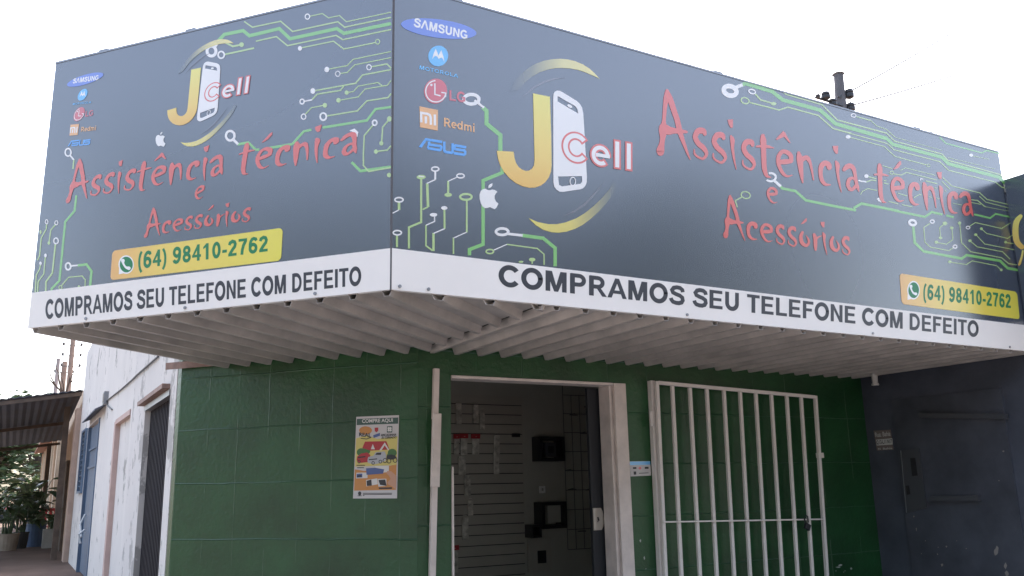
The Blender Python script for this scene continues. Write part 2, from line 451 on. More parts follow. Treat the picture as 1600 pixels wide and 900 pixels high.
# ------------------------------------------------------------------ flat vinyl cut-outs (2D shapes placed on a plane)
class Cut:
    """collects 2D faces; pts pass through self.map to (u, v) on the plane and sit off millimetres proud of it"""
    def __init__(s, plane, off, mp=None):
        s.plane, s.off, s.v, s.f, s.k = plane, off * (0.35 if plane in (PR, PC) else 1), [], [], 0
        s.map = mp or plane.uv
    def put(s, pts, faces, raw=False):
        b = len(s.v)
        s.k += 1
        o = s.off + (s.k % 60) * 2.5e-6
        for p in pts:
            u, v = p if raw else s.map(*p)
            s.v.append(s.plane.p(u, v, o))
        s.f += [tuple(b + i for i in f) for f in faces]
    def poly(s, pts, holes=()):
        loops = [[Vector((x, y, 0)) for x, y in l] for l in [pts, *holes]]
        flat = [(p.x, p.y) for l in loops for p in l]
        s.put(flat, [tuple(t) for t in tessellate_polygon(loops)])
    def ell(s, cx, cy, rx, ry, rot=0, n=28):
        c, d = cos(radians(rot)), sin(radians(rot))
        s.put([(cx + rx * cos(2 * pi * i / n) * c - ry * sin(2 * pi * i / n) * d, cy + rx * cos(2 * pi * i / n) * d + ry * sin(2 * pi * i / n) * c) for i in range(n)], [tuple(range(n))])
    def ring(s, cx, cy, rx, ry, w, rot=0, n=28, a0=0, a1=360):
        c, d = cos(radians(rot)), sin(radians(rot))
        full = abs(a1 - a0) >= 360
        m = n if full else n + 1
        pts = []
        for i in range(m):
            a = radians(a0 + (a1 - a0) * i / n)
            for k in (1, -1):
                x, y = (rx + k * w / 2) * cos(a), (ry + k * w / 2) * sin(a)
                pts.append((cx + x * c - y * d, cy + x * d + y * c))
        s.put(pts, [(2 * i, 2 * ((i + 1) % m), 2 * ((i + 1) % m) + 1, 2 * i + 1) for i in range(n if full else m - 1)])
    def line(s, pts, w, cap=False):
        L, R = [], []
        P = [Vector(p) for p in pts]
        for i, p in enumerate(P):
            d0 = (p - P[i - 1]).normalized() if i else None
            d1 = (P[i + 1] - p).normalized() if i < len(P) - 1 else None
            if d0 is None: nrm = Vector((-d1.y, d1.x))
            elif d1 is None: nrm = Vector((-d0.y, d0.x))
            else:
                n0, n1 = Vector((-d0.y, d0.x)), Vector((-d1.y, d1.x))
                nrm = n0 + n1
                nrm = nrm / max(0.45, nrm.dot(n0)) if nrm.length > 1e-6 else n0
            ww = (w[i] if isinstance(w, (list, tuple)) else w) / 2
            L.append(p + nrm * ww); R.append(p - nrm * ww)
        n = len(P)
        s.put([tuple(q) for q in L + R], [(i, i + 1, n + i + 1, n + i) for i in range(n - 1)])
    def brush(s, pts, sub=7):
        """tapered brush stroke through (x, y, width), rounded ends"""
        P = [Vector((a, b, w)) for a, b, w in pts]
        out = []
        for i in range(len(P) - 1):
            p0, p1, p2, p3 = P[max(i - 1, 0)], P[i], P[i + 1], P[min(i + 2, len(P) - 1)]
            for k in range(sub):
                t = k / sub
                out.append(0.5 * ((2 * p1) + (p2 - p0) * t + (2 * p0 - 5 * p1 + 4 * p2 - p3) * t * t + (3 * p1 - p0 - 3 * p2 + p3) * t ** 3))
        out.append(P[-1])
        for e, (a, b) in enumerate(((out[0], out[1]), (out[-1], out[-2]))):
            s.ell(a.x, a.y, max(.1, a.z / 2 * 0.98), max(.1, a.z / 2 * 0.98), n=14)
        L, R = [], []
        for i, p in enumerate(out):
            d = out[min(i + 1, len(out) - 1)] - out[max(i - 1, 0)]
            d = Vector((d.x, d.y)).normalized(); nn = Vector((-d.y, d.x))
            L.append(Vector((p.x, p.y)) + nn * max(.1, p.z) / 2); R.append(Vector((p.x, p.y)) - nn * max(.1, p.z) / 2)
        for i in range(len(out) - 1):
            s.put([tuple(L[i]), tuple(L[i + 1]), tuple(R[i + 1]), tuple(R[i])], [(0, 1, 2, 3)])
    def text(s, body, quad, bold=0.03, spacing=1.0):
        """quad: BL, BR, TR, TL of the lettering's outline box"""
        vs_, fs = glyphs(body, bold, spacing)
        q = [s.map(*p) for p in quad]
        pts = []
        for x, y in vs_:
            a = [q[0][k] + (q[1][k] - q[0][k]) * x for k in (0, 1)]
            b = [q[3][k] + (q[2][k] - q[3][k]) * x for k in (0, 1)]
            pts.append((a[0] + (b[0] - a[0]) * y, a[1] + (b[1] - a[1]) * y))
        s.put(pts, fs, raw=True)
    def build(s, name, m, parent):
        me = bpy.data.meshes.new(name)
        me.from_pydata([tuple(p) for p in s.v], [], s.f)
        me.validate()
        n = s.plane.n
        flip = [p.index for p in me.polygons if p.normal.dot(n) < 0]
        if flip:
            bm = bmesh.new(); bm.from_mesh(me); bm.faces.ensure_lookup_table()
            bmesh.ops.reverse_faces(bm, faces=[bm.faces[i] for i in flip]); bm.to_mesh(me); bm.free()
        me.materials.append(m)
        o = bpy.data.objects.new(name, me)
        col.objects.link(o)
        o.parent = parent
        o.matrix_parent_inverse = Matrix.Translation(-parent.location)
        return o

# heavy grotesque capitals drawn as strokes (cap height 1): advance width, then lines, rings and solids
def _arc(cx, cy, rx, ry, a0, a1, n=14):
    return [(cx + rx * cos(radians(a0 + (a1 - a0) * i / n)), cy + ry * sin(radians(a0 + (a1 - a0) * i / n))) for i in range(n + 1)]
_T = 0.20
_bowl = [(.12, .912), (.5, .912)] + _arc(.52, .69, .24, .222, 90, -90) + [(.12, .468)]
_six = [('l', _arc(.388, .315, .225, .235, 0, 360, 24), .185), ('l', [(.635, .76), (.58, .87), (.45, .915), (.33, .885), (.22, .76), (.17, .58), (.165, .34)], .18)]
FONT = {
 'C': (1.0, [('l', _arc(.53, .5, .385, .42, 38, 322, 30), _T)]), 'O': (1.08, [('l', _arc(.54, .5, .385, .42, 0, 360, 36), _T)]),
 'M': (1.16, [('l', [(.19, 0), (.19, 1)], .19), ('l', [(.97, 0), (.97, 1)], .19), ('p', [(.1, 1), (.38, 1), (.58, .30), (.78, 1), (1.06, 1), (.675, 0), (.485, 0)])]),
 'P': (.93, [('l', [(.2, 0), (.2, 1)], .205), ('l', _bowl, .176)]),
 'R': (1.0, [('l', [(.2, 0), (.2, 1)], .205), ('l', _bowl, .176), ('p', [(.44, .42), (.62, .47), (.98, 0), (.74, 0)])]),
 'A': (1.0, [('p', [(0, 0), (.22, 0), (.6, 1), (.4, 1)]), ('p', [(1.0, 0), (.78, 0), (.4, 1), (.6, 1)]), ('p', [(.24, .22), (.76, .22), (.71, .385), (.29, .385)])]),
 '^': (1.0, [('p', [(0, 0), (.22, 0), (.6, 1), (.4, 1)]), ('p', [(1.0, 0), (.78, 0), (.4, 1), (.6, 1)])]),
 'S': (.93, [('l', [(.80, .69), (.77, .81), (.64, .9), (.46, .915), (.29, .87), (.195, .74), (.25, .62), (.42, .55), (.62, .495), (.77, .40), (.80, .26), (.73, .14), (.58, .088), (.42, .088), (.25, .13), (.16, .23), (.13, .32)], .185)]),
 'E': (.93, [('l', [(.2, 0), (.2, 1)], .2), ('p', [(.2, .83), (.84, .83), (.84, 1), (.2, 1)]), ('p', [(.2, .425), (.79, .425), (.79, .59), (.2, .59)]), ('p', [(.2, 0), (.86, 0), (.86, .17), (.2, .17)])]),
 'F': (.85, [('l', [(.2, 0), (.2, 1)], .2), ('p', [(.2, .83), (.80, .83), (.80, 1), (.2, 1)]), ('p', [(.2, .425), (.70, .425), (.70, .59), (.2, .59)])]),
 'U': (1.0, [('l', [(.2, 1), (.2, .40)] + _arc(.5, .39, .3, .30, 180, 360) + [(.8, .40), (.8, 1)], .2)]),
 'T': (.85, [('l', [(.425, 0), (.425, .9)], .205), ('p', [(.03, .83), (.82, .83), (.82, 1), (.03, 1)])]),
 'L': (.85, [('l', [(.2, 0), (.2, 1)], .2), ('p', [(.2, 0), (.80, 0), (.80, .17), (.2, .17)])]),
 'N': (1.0, [('l', [(.19, 0), (.19, 1)], .19), ('l', [(.81, 0), (.81, 1)], .19), ('p', [(.1, 1), (.3, 1), (.9, 0), (.7, 0)])]),
 'D': (1.0, [('l', [(.2, 0), (.2, 1)], .2), ('l', [(.2, .915), (.42, .915)] + _arc(.44, .5, .375, .415, 90, -90) + [(.2, .085)], .175)]),
 'I': (.40, [('l', [(.2, 0), (.2, 1)], .205)]), 'G': (1.08, [('l', _arc(.53, .5, .385, .42, 40, 330, 30), .19), ('p', [(.55, .36), (.97, .36), (.97, .53), (.55, .53)]), ('p', [(.8, .1), (.97, .1), (.97, .4), (.8, .4)])]),
 'Q': (1.08, [('l', _arc(.54, .5, .385, .42, 0, 360, 30), _T), ('l', [(.6, .25), (.95, 0)], .15)]),
 '0': (.78, [('l', _arc(.39, .5, .225, .41, 0, 360, 28), .185)]), '1': (.78, [('l', [(.45, 0), (.45, 1)], .19), ('p', [(.14, .66), (.14, .80), (.40, 1), (.45, .8)])]),
 '2': (.78, [('l', [(.155, .69), (.2, .83), (.38, .91), (.54, .86), (.605, .72), (.55, .56), (.38, .38), (.16, .10)], .185), ('p', [(.07, 0), (.70, 0), (.70, .17), (.07, .17)])]),
 '4': (.78, [('l', [(.53, 0), (.53, 1)], .185), ('p', [(.04, .22), (.74, .22), (.74, .38), (.04, .38)]), ('p', [(.04, .32), (.21, .32), (.56, .84), (.56, 1), (.46, 1)])]),
 '6': (.78, _six), '9': (.78, [('l', [(.776 - x, 1 - y) for x, y in p], w) for _, p, w in _six]),
 '7': (.78, [('p', [(.07, .83), (.71, .83), (.71, 1), (.07, 1)]), ('l', [(.63, .88), (.45, .58), (.36, .3), (.32, 0)], .19)]),
 '8': (.78, [('l', _arc(.39, .725, .2, .19, 0, 360, 22), .175), ('l', _arc(.39, .285, .225, .2, 0, 360, 22), .18)]),
 '(': (.46, [('l', [(.36, 1.01), (.24, .82), (.18, .6), (.165, .4), (.18, .18), (.24, -.04), (.36, -.23)], .155)]), ')': (.46, [('l', [(.10, 1.01), (.22, .82), (.28, .6), (.295, .4), (.28, .18), (.22, -.04), (.10, -.23)], .155)]),
 '-': (.46, [('p', [(.06, .27), (.42, .27), (.42, .45), (.06, .45)])]), ' ': (.39, []),
 'e': (.76, [('l', _arc(.38, .36, .27, .285, 0, 312, 24), .175), ('p', [(.2, .30), (.735, .30), (.735, .43), (.2, .43)])]),
 'd': (.84, [('l', _arc(.38, .36, .25, .285, 0, 360, 24), .175), ('l', [(.67, 0), (.67, 1)], .185)]),
 'm': (1.2, [('l', [(.19, 0), (.19, .73)], .18), ('l', [(.19, .48)] + _arc(.4, .46, .2, .19, 170, 0) + [(.6, 0)], .17), ('l', [(.6, .48)] + _arc(.81, .46, .2, .19, 170, 0) + [(1.01, 0)], .17)]),
 'i': (.39, [('l', [(.195, 0), (.195, .73)], .19), ('l', [(.195, .84), (.195, 1)], .19)]), 'l': (.39, [('l', [(.195, 0), (.195, 1)], .19)]),
}
def heavy_text(c, body, quad, grow=0.0, weight=1.0, track=0.0):
    """lay body into the quad BL BR TR TL; grow thickens every stroke outwards"""
    x = 0.0; shapes = []
    for ch in body:
        adv, gl_ = FONT[ch]
        for g_ in gl_:
            pts = [(x + a, b) for a, b in g_[1]]
            if g_[0] == 'l':
                w = g_[2] * weight
                shapes.append((pts, w, abs(pts[0][0] - pts[-1][0]) + abs(pts[0][1] - pts[-1][1]) < 1e-6))
            else: shapes.append((pts, None, True))
        x += adv + track
    xs = []; ys = []
    for pts, w, cl in shapes:
        h = (w or 0) / 2
        for i, p in enumerate(pts):
            if w is None: xs.append(p[0]); ys.append(p[1]); continue
            q0, q1 = pts[max(i - 1, 0)], pts[min(i + 1, len(pts) - 1)]
            L = math.hypot(q1[0] - q0[0], q1[1] - q0[1]) or 1
            nx, ny = abs(q1[1] - q0[1]) / L * h, abs(q1[0] - q0[0]) / L * h
            xs += [p[0] - nx, p[0] + nx]; ys += [p[1] - ny, p[1] + ny]
    x0, x1, y0, y1 = min(xs), max(xs), min(ys), max(ys)
    q = [c.map(*p) for p in quad]
    def place(p):
        X, Y_ = (p[0] - x0) / (x1 - x0), (p[1] - y0) / (y1 - y0)
        a = [q[0][k] + (q[1][k] - q[0][k]) * X for k in (0, 1)]; b = [q[3][k] + (q[2][k] - q[3][k]) * X for k in (0, 1)]
        return (a[0] + (b[0] - a[0]) * Y_, a[1] + (b[1] - a[1]) * Y_)
    old = c.map; c.map = lambda a, b: place((a, b))
    for pts, w, cl in shapes:
        if w is None:
            c.poly(pts)
        else:
            pts = list(pts)
            if grow and not cl:
                for e, f in ((0, 1), (-1, -2)):
                    dx, dy = pts[e][0] - pts[f][0], pts[e][1] - pts[f][1]; L = math.hypot(dx, dy)
                    pts[e] = (pts[e][0] + dx / L * grow, pts[e][1] + dy / L * grow)
            if cl: pts = pts + [pts[1]]
            c.line(pts, w + 2 * grow)
    c.map = old

_gl = {}
def glyphs(body, bold, spacing):
    key = (body, bold, spacing)
    if key not in _gl:
        c = bpy.data.curves.new('lettering', 'FONT')
        c.body = body; c.offset = bold; c.space_character = spacing; c.resolution_u = 4
        o = bpy.data.objects.new('lettering', c); col.objects.link(o)
        bpy.context.view_layer.update()
        me = bpy.data.meshes.new_from_object(o.evaluated_get(bpy.context.evaluated_depsgraph_get()))
        vs_ = [(v.co.x, v.co.y) for v in me.vertices]
        fs = [tuple(p.vertices) for p in me.polygons]
        bpy.data.objects.remove(o); bpy.data.meshes.remove(me); bpy.data.curves.remove(c)
        x0, x1 = min(v[0] for v in vs_), max(v[0] for v in vs_); y0, y1 = min(v[1] for v in vs_), max(v[1] for v in vs_)
        _gl[key] = ([((x - x0) / (x1 - x0), (y - y0) / (y1 - y0)) for x, y in vs_], fs)
    return _gl[key]

def Z(x0, y0, sc):
    """crop coordinates -> photo pixels"""
    return lambda *p: (x0 + p[0] / sc, y0 + p[1] / sc) + ((p[2] / sc,) if len(p) > 2 else ())

# ================================================================== SETTING: ground
g = MB(); g.add([(-300, -300, -0.15), (300, -300, -0.15), (300, 500, -0.15), (-300, 500, -0.15)], [(0, 1, 2, 3)])
tag(g.build('ground', MT['earth']), kind='structure')
g = MB(); g.add([(-60, -9, -0.146), (80, -9, -0.146), (80, 1.0, -0.146), (-60, 1.0, -0.146)], [(0, 1, 2, 3)])
g.add([(-9.0, 1.0, -0.146), (-2.2, 1.0, -0.146), (-2.2, 160, -0.146), (-9.0, 160, -0.146)], [(0, 1, 2, 3)])
tag(g.build('road', MT['asphalt']), kind='structure')
g = MB()
g.prism([(-1.85, 1.6, 0), (14, 1.6, 0), (14, 12, 0), (1.6, 12, 0), (1.6, 70, 0), (-1.85, 70, 0)], (0, 0, -0.145))
tag(g.build('pavement', MT['paving']), kind='structure')
for c_, sz_ in (((-1.93, 36, -0.07), (0.14, 68.8, 0.15)), ((6.07, 1.52, -0.07), (16.14, 0.14, 0.15))):
    tag(MB().box(c_, sz_).build('kerb', MT['kerb']), kind='structure')

g = MB(); g.add([(-1.85, 1.62, 0.004), (7.16, 1.62, 0.004), (7.16, WY - .002, 0.004), (WX, WY - .002, 0.004), (1.12, 7.25, 0.004), (-1.85, 7.25, 0.004)], [(0, 1, 2, 3, 4, 5)])  # unseen pale slab added to bounce light onto soffit, wall and gate
tag(g.build('bounce_forecourt', mat('pale_bounce_cement', (0.31, 0.28, 0.255), rough=0.9, spec=0.2, var=0.15, vscale=1.1, bump=0.3, bscale=14)), kind='structure')
# ================================================================== corner shop
shop = thing('corner_shop', 'dark green painted corner shop with an open doorway under the fascia', 'shop', (WX, WY, 0))
DX0, DX1, DZ1 = 2.715 - WX, 4.29 - WX, 2.055
w = wall_grid(MB(), PW, 0.0, 7.17 - WX, 0.0, 3.80, [(DX0, DX1, 0.0, DZ1)], 0.15)
w.build('front_wall', MT['wall_front'], shop)
w = wall_grid(MB(), PV, 0.04, LWL - 0.001, 0.0, 3.80, [], 0.12)
w.build('corner_wall', MT['wall_cham'], shop)
# small bevelled arris that turns into the side street
e0 = PV.p(0.04, 0); e1 = Vector((XW, e0.y + 0.075, 0))
w = MB(); w.prism([e0, PV.p(0.04, 0, -0.12), e1 + Vector((0.12, 0.03, 0)), e1], (0, 0, 3.8)); w.build('wall_arris', MT['wall_cham'], shop)
w = MB(); w.prism([(1.25, 7.45, 3.8), (WX + .1, WY + .16, 3.8), (7.1, WY + .16, 3.8), (7.1, 12, 3.8), (1.25, 12, 3.8)], (0, 0, 0.12)); w.build('roof', MT['kerb'], shop)
# inside room
for c_, sz_ in (((4.5, 8.07, 1.3), (3.8, 0.1, 2.6)), ((6.0, 6.93, 1.3), (0.1, 2.15, 2.6)), ((2.55, 7.0, 1.3), (0.1, 2.1, 2.6))):
    MB().box(c_, sz_).build('inside_wall', MT['int_wall'], shop)
w = MB(); w.box((4.3, 6.94, 2.63), (3.6, 2.16, 0.06)); w.build('ceiling', MT['int_wall'], shop)
w = MB(); w.box((4.3, 6.93, 0.03), (3.4, 2.15, 0.05)); w.build('inside_floor', MT['int_floor'], shop)
# doorway frame: lintel, right jamb with its reveal, thin left edge
for nm, c_, sz_ in (('door_lintel', ((2.715 + 4.16) / 2, WY + 0.055, DZ1 - 0.012), (4.16 - 2.715, 0.15, 0.022)),
                    ('door_casing', ((4.165 + 4.285) / 2, WY - 0.006, DZ1 / 2), (0.118, 0.03, DZ1 - 0.004)),
                    ('door_jamb', (4.21, WY + 0.09, DZ1 / 2 - 0.01), (0.14, 0.15, DZ1 - 0.02)),
                    ('door_edge', (2.722, WY + 0.01, 0.70), (0.016, 0.05, 1.4))):
    MB().box(c_, sz_).build(nm, MT['cream'], shop, bevel=0.004)
lx0 = on_y(916, 620, 5.90).x; lx1 = 4.35
leaf = MB().box(((lx0 + lx1) / 2, 5.90, 1.03), (lx1 - lx0, 0.03, 2.0)).build('door_leaf', MT['dark_metal'], shop)
c3 = on_y(934.5, 811, 5.875)
hp = MB(); ang = [radians(a) for a in range(-60, 61, 20)]
hp.prism([(c3.x - 0.045, 5.884, c3.z - 0.085), (c3.x + 0.02, 5.884, c3.z - 0.085)] + [(c3.x + 0.005 + 0.05 * cos(a), 5.884, c3.z + 0.098 * sin(a)) for a in ang] + [(c3.x + 0.02, 5.884, c3.z + 0.085), (c3.x - 0.045, 5.884, c3.z + 0.085)], (0, -0.012, 0))
hp.build('handle', MT['steel'], leaf)
hp = MB(); hp.tube([(c3.x - 0.005, 5.871, c3.z + 0.015), (c3.x + 0.002, 5.866, c3.z - 0.01), (c3.x - 0.008, 5.871, c3.z - 0.02)], 0.006); hp.build('lock_cylinder', MT['black'], leaf)

# ================================================================== corrugated canopy under the fascia
can = thing('corrugated_canopy', 'corrugated metal soffit sheets over the pavement below the fascia', 'canopy', (2.5, 4.9, ZB))
PITCHW = 0.1953
ZC = 2.232
prof = [(0.0, 0.0), (0.028, 0.0), (0.046, 0.046), (0.177, 0.046)]       # hanging rib, flank, broad pan, flank
def sheet(phase, width, clip, z0, dir_u, dir_v, org, name):
    """ribs run along dir_v; profile across dir_u; clip(u) -> (v0, v1)"""
    mb = MB(); us = []
    k = math.floor(-phase / PITCHW) - 1
    while k * PITCHW + phase < width:
        for a, h in prof:
            us.append((k * PITCHW + phase + a, h))
        k += 1
    us = [q for q in us if -0.001 <= q[0] <= width]
    pts = []
    for u, h in us:
        v0, v1 = clip(u)
        for v in (v0, v1):
            p = org + dir_u * u + dir_v * v
            pts.append(Vector((p.x, p.y, z0 + h)))
    mb.add(pts, [(2 * i, 2 * i + 1, 2 * i + 3, 2 * i + 2) for i in range(len(us) - 1)])
    mb.closed = False
    return mb
def solid(o, t):
    md = o.modifiers.new('thickness', 'SOLIDIFY'); md.thickness = t; md.offset = 1
    return o
EX, EY = Vector((1, 0, 0)), Vector((0, 1, 0))
sh = sheet(0.042, XR + 0.03 - 2.51, lambda u: (4.004, WY - 0.001), ZB - 0.026, EX, EY, Vector((2.51, 0, 0)), 'sheet')
solid(sh.build('soffit_sheet', MT['zinc'], can), 0.002)
# chamfer sheet: u from the sign's left end toward the corner and past it, v inwards
ou = PC.o.copy(); du = -DL; dvv = -NL
INW = NL.dot(Vector((CX, CY, 0)) - Vector((WX, WY, 0)))                # distance between fascia and wall planes
def clip_ch(u):
    v0 = 0.004
    p = ou + du * u
    if u > LCH:                                                        # past the corner: start on the front fascia line
        v0 = (4.004 - p.y) / dvv.y
    v1 = INW - 0.001
    # stop just above the first front sheet (x = 2.56)
    vx = (2.505 - p.x) / dvv.x
    v1 = min(v1, vx)
    return v0, max(v0, v1)
umax = LCH + Vector((2.5 - CX, 0, 0)).dot(du)
sh = sheet(0.045, umax, clip_ch, ZB - 0.029, du, dvv, ou, 'sheet')
solid(sh.build('soffit_sheet', MT['zinc'], can), 0.002)
tp = MB(); i0 = Vector((CX, CY + .04, 0)); o0 = PC.p(0.02, 0, -.04)  # dark sheet added to keep sky light out of the rib hollows
tp.prism([(i0.x, i0.y, ZB + .10), (XR + .02, CY + .04, ZB + .10), (XR + .02, WY - .004, ZB + .10), (WX + .01, WY - .004, ZB + .10), PV.p(0.03, ZB + .10, .004), (o0.x, o0.y, ZB + .10)], (0, 0, 0.03))
tp.build('light_block_sheet', MT['frame_dark'], can)
an = MB()
p0, p1 = PV.p(-0.09, ZB + 0.016, 0.035), PV.p(0.44, ZB + 0.016, 0.035)
an.bar(p0, p1, 0.006, 0.055); an.bar(p0 + Vector((0, 0, 0.0245)) - NL * 0.0165, p1 + Vector((0, 0, 0.0245)) - NL * 0.0165, 0.026, 0.006)
an.build('steel_angle', MT['rust'], can)

# ================================================================== fascia signs
def sign_body(t, plane, L, zt=ZT, notch=True):
    pn = MB(); pn.prism([plane.p(0, ZS - 0.004, -0.0002), plane.p(L, ZS - 0.004, -0.0002), plane.p(L, zt, -0.0002), plane.p(0, zt, -0.0002)], -plane.n * 0.03)
    panel = pn.build('panel', MT['panel'], t)
    st = MB(); st.prism([plane.p(0.002, ZB, 0.0030), plane.p(L - 0.002, ZB, 0.0030), plane.p(L - 0.002, ZS, 0.0030), plane.p(0.002, ZS, 0.0030)], -plane.n * 0.03)
    st.build('white_strip', MT['strip'], t)
    ed = MB()
    ed.prism([plane.p(-0.004, zt + 0.001, 0.003), plane.p(L + 0.004, zt + 0.001, 0.003), plane.p(L + 0.004, zt + 0.014, 0.003), plane.p(-0.004, zt + 0.014, 0.003)], -plane.n * 0.05)
    for uu in (0.35, L * 0.42, L * 0.8):
        ed.prism([plane.p(uu, zt + 0.0145, 0.0), plane.p(uu + 0.07, zt + 0.0145, 0), plane.p(uu + 0.07, zt + 0.026, 0), plane.p(uu, zt + 0.026, 0)], -plane.n * 0.04)
    ed.build('top_edge', MT['alu'], t)
    for uu in [0.08 + i * (L - 0.16) / 4 for i in range(5)]:
        MB().vbar(plane.p(uu, ZB + 0.05, -0.06), plane.p(uu, zt - 0.02, -0.06), 0.04, 0.04, plane.n).build('rear_post', MT['frame_dark'], t)
    return panel

def screws(t, plane, pts):
    for px, py in pts:
        mb = MB()
        u, v = plane.uv(px, py)
        v = max(v, ZB + 0.02)
        c = plane.p(u, v, 0.0032)
        ring = [c + plane.u * 0.009 * cos(a * pi / 5) + Vector((0, 0, 0.009 * sin(a * pi / 5))) for a in range(10)]
        mb.prism(ring, plane.n * 0.006)
        mb.build('screw', MT['alu'], t)

# ---- hand-brushed red lettering, one glyph set (crop pixels), reused by placing it in boxes
ZA = Z(1020, 130, 6.9235); ZBc = Z(1180, 190, 6.9235); ZCc = Z(1360, 230, 6.9235); ZD = Z(1120, 290, 7.2727)
G_A = ((40, 65, 408, 830), [[(152, 80, 34), (148, 150, 62), (135, 220, 50), (125, 320, 42), (118, 420, 44), (112, 500, 96), (105, 590, 60), (95, 660, 58), (82, 720, 84), (82, 750, 76)],
      [(152, 80, 34), (185, 170, 60), (225, 290, 60), (262, 400, 58), (285, 500, 60), (302, 560, 52), (345, 680, 34), (375, 760, 24), (402, 826, 10)],
      [(110, 480, 90), (170, 512, 92), (230, 515, 62), (300, 522, 50), (366, 528, 26)]], [])
G_s = ((430, 485, 600, 830), [[(562, 552, 38), (545, 518, 60), (490, 518, 64), (458, 580, 54), (490, 650, 56), (550, 705, 54), (580, 765, 36), (545, 815, 30), (490, 800, 24), (452, 765, 22), (447, 718, 14)]], [])
G_t = ((5, 130, 205, 608), [[(80, 155, 44), (85, 210, 66), (88, 300, 56), (92, 420, 54), (100, 520, 50), (125, 588, 34), (165, 603, 12)], [(14, 270, 20), (60, 268, 28), (130, 272, 32), (198, 285, 10)]], [])
G_e = ((225, 303, 418, 607), [[(255, 440, 46), (330, 434, 56), (388, 428, 44)], [(388, 425, 44), (382, 370, 50), (340, 332, 48), (290, 328, 44), (254, 375, 46), (248, 440, 44), (265, 500, 40), (300, 562, 36), (345, 592, 24), (400, 580, 8)]], [])
G_n = ((443, 318, 640, 668), [[(468, 340, 36), (480, 400, 68), (490, 500, 54), (500, 580, 40), (512, 660, 16)], [(495, 425, 48), (530, 396, 50), (562, 396, 50), (590, 440, 34), (610, 520, 26), (628, 630, 14)]], [])
G_c = ((683, 425, 832, 702), [[(800, 498, 54), (788, 462, 58), (745, 452, 56), (712, 490, 54), (706, 570, 44), (722, 640, 42), (760, 680, 32), (812, 684, 12)]], [])
G_i = ((833, 262, 935, 768), [[(872, 432, 24), (888, 470, 48), (890, 550, 32), (905, 650, 24), (930, 763, 8)]], [[(835, 265), (895, 262), (893, 345), (870, 348), (845, 310)]])
G_a = ((940, 455, 1126, 760), [[(960, 520, 38), (990, 490, 54), (1030, 482, 54), (1062, 510, 46), (1080, 580, 36), (1090, 650, 36), (1105, 710, 34), (1120, 756, 10)], [(1085, 630, 30), (1050, 612, 30), (1012, 632, 40), (1002, 690, 40), (1030, 735, 38), (1068, 720, 36), (1092, 680, 28)]], [])
G_o = ((922, 512, 1058, 702), [[(966, 530, 34), (946, 580, 42), (962, 650, 46), (1010, 682, 36), (1042, 655, 30), (1040, 615, 24), (1010, 566, 6)]], [])
G_r = ((1080, 540, 1192, 740), [[(1102, 556, 32), (1115, 600, 44), (1118, 680, 40), (1120, 728, 26)], [(1118, 640, 18), (1142, 592, 20), (1190, 570, 6)]], [])
def boxmap(src, dst, zf):
    sx, sy = (dst[2] - dst[0]) / (src[2] - src[0]), (dst[3] - dst[1]) / (src[3] - src[1])
    def f(p):
        q = (dst[0] + (p[0] - src[0]) * sx, dst[1] + (p[1] - src[1]) * sy)
        return zf(*q, p[2] * (sx + sy) / 2) if len(p) > 2 else zf(*q)
    return f
W1 = [(G_A, (40, 65, 408, 830), ZA), (G_s, (430, 485, 600, 830), ZA), (G_s, (635, 532, 803, 872), ZA), (G_i, (806, 392, 905, 937), ZA), (G_s, (955, 607, 1115, 945), ZA),
      (G_t, (5, 130, 205, 608), ZBc), (G_e, (225, 303, 418, 607), ZBc), (G_n, (443, 318, 640, 668), ZBc), (G_c, (683, 425, 832, 702), ZBc), (G_i, (833, 262, 935, 768), ZBc), (G_a, (940, 455, 1126, 760), ZBc)]
P1 = [([(220, 190), (300, 103), (322, 120), (382, 232), (365, 228), (310, 165), (235, 200)], ZBc)]
W2 = [(G_t, (35, 170, 198, 602), ZCc), (G_e, (218, 320, 374, 600), ZCc), (G_c, (410, 378, 536, 637), ZCc), (G_n, (558, 373, 718, 685), ZCc), (G_i, (714, 268, 806, 730), ZCc), (G_c, (832, 478, 952, 727), ZCc), (G_a, (955, 478, 1112, 748), ZCc)]
P2 = [([(245, 240), (310, 155), (330, 150), (332, 185), (300, 225), (260, 243)], ZCc)]
W3 = [(G_e, (122, 708, 247, 888), ZBc)]
W4 = [(G_A, (72, 108, 322, 628), ZD), (G_c, (335, 413, 470, 624), ZD), (G_e, (490, 430, 642, 647), ZD), (G_s, (666, 443, 777, 675), ZD), (G_s, (800, 465, 912, 696), ZD), (G_o, (930, 514, 1056, 702), ZD),
      (G_r, (1082, 540, 1192, 742), ZD), (G_i, (1174, 412, 1254, 790), ZD), (G_o, (1277, 573, 1397, 758), ZD), (G_s, (1416, 576, 1518, 793), ZD)]
P4 = [([(950, 440), (1005, 375), (1022, 372), (1020, 405), (985, 432)], ZD)]
def affine3(src, dst):
    S = Matrix(((src[0][0], src[0][1], 1), (src[1][0], src[1][1], 1), (src[2][0], src[2][1], 1))).inverted()
    ax, ay = S @ Vector([d[0] for d in dst]), S @ Vector([d[1] for d in dst])
    return lambda u, v: (ax[0] * u + ax[1] * v + ax[2], ay[0] * u + ay[1] * v + ay[2])
def red_words(t, plane, maps, off):
    for k, (W, Pp) in enumerate(((W1, P1), (W2, P2), (W3, []), (W4, P4))):
        c = Cut(plane, off + k * 0.0001, maps[k])
        for (sb, strokes, polys), box, zf in W:
            f = boxmap(sb, box, zf)
            for st in strokes: c.brush([f(p) for p in st])
            for pl in polys: c.poly([f(p) for p in pl])
        for pl, zf in Pp: c.poly([zf(*p) for p in pl])
        c.build('red_lettering', MT['red'], t)

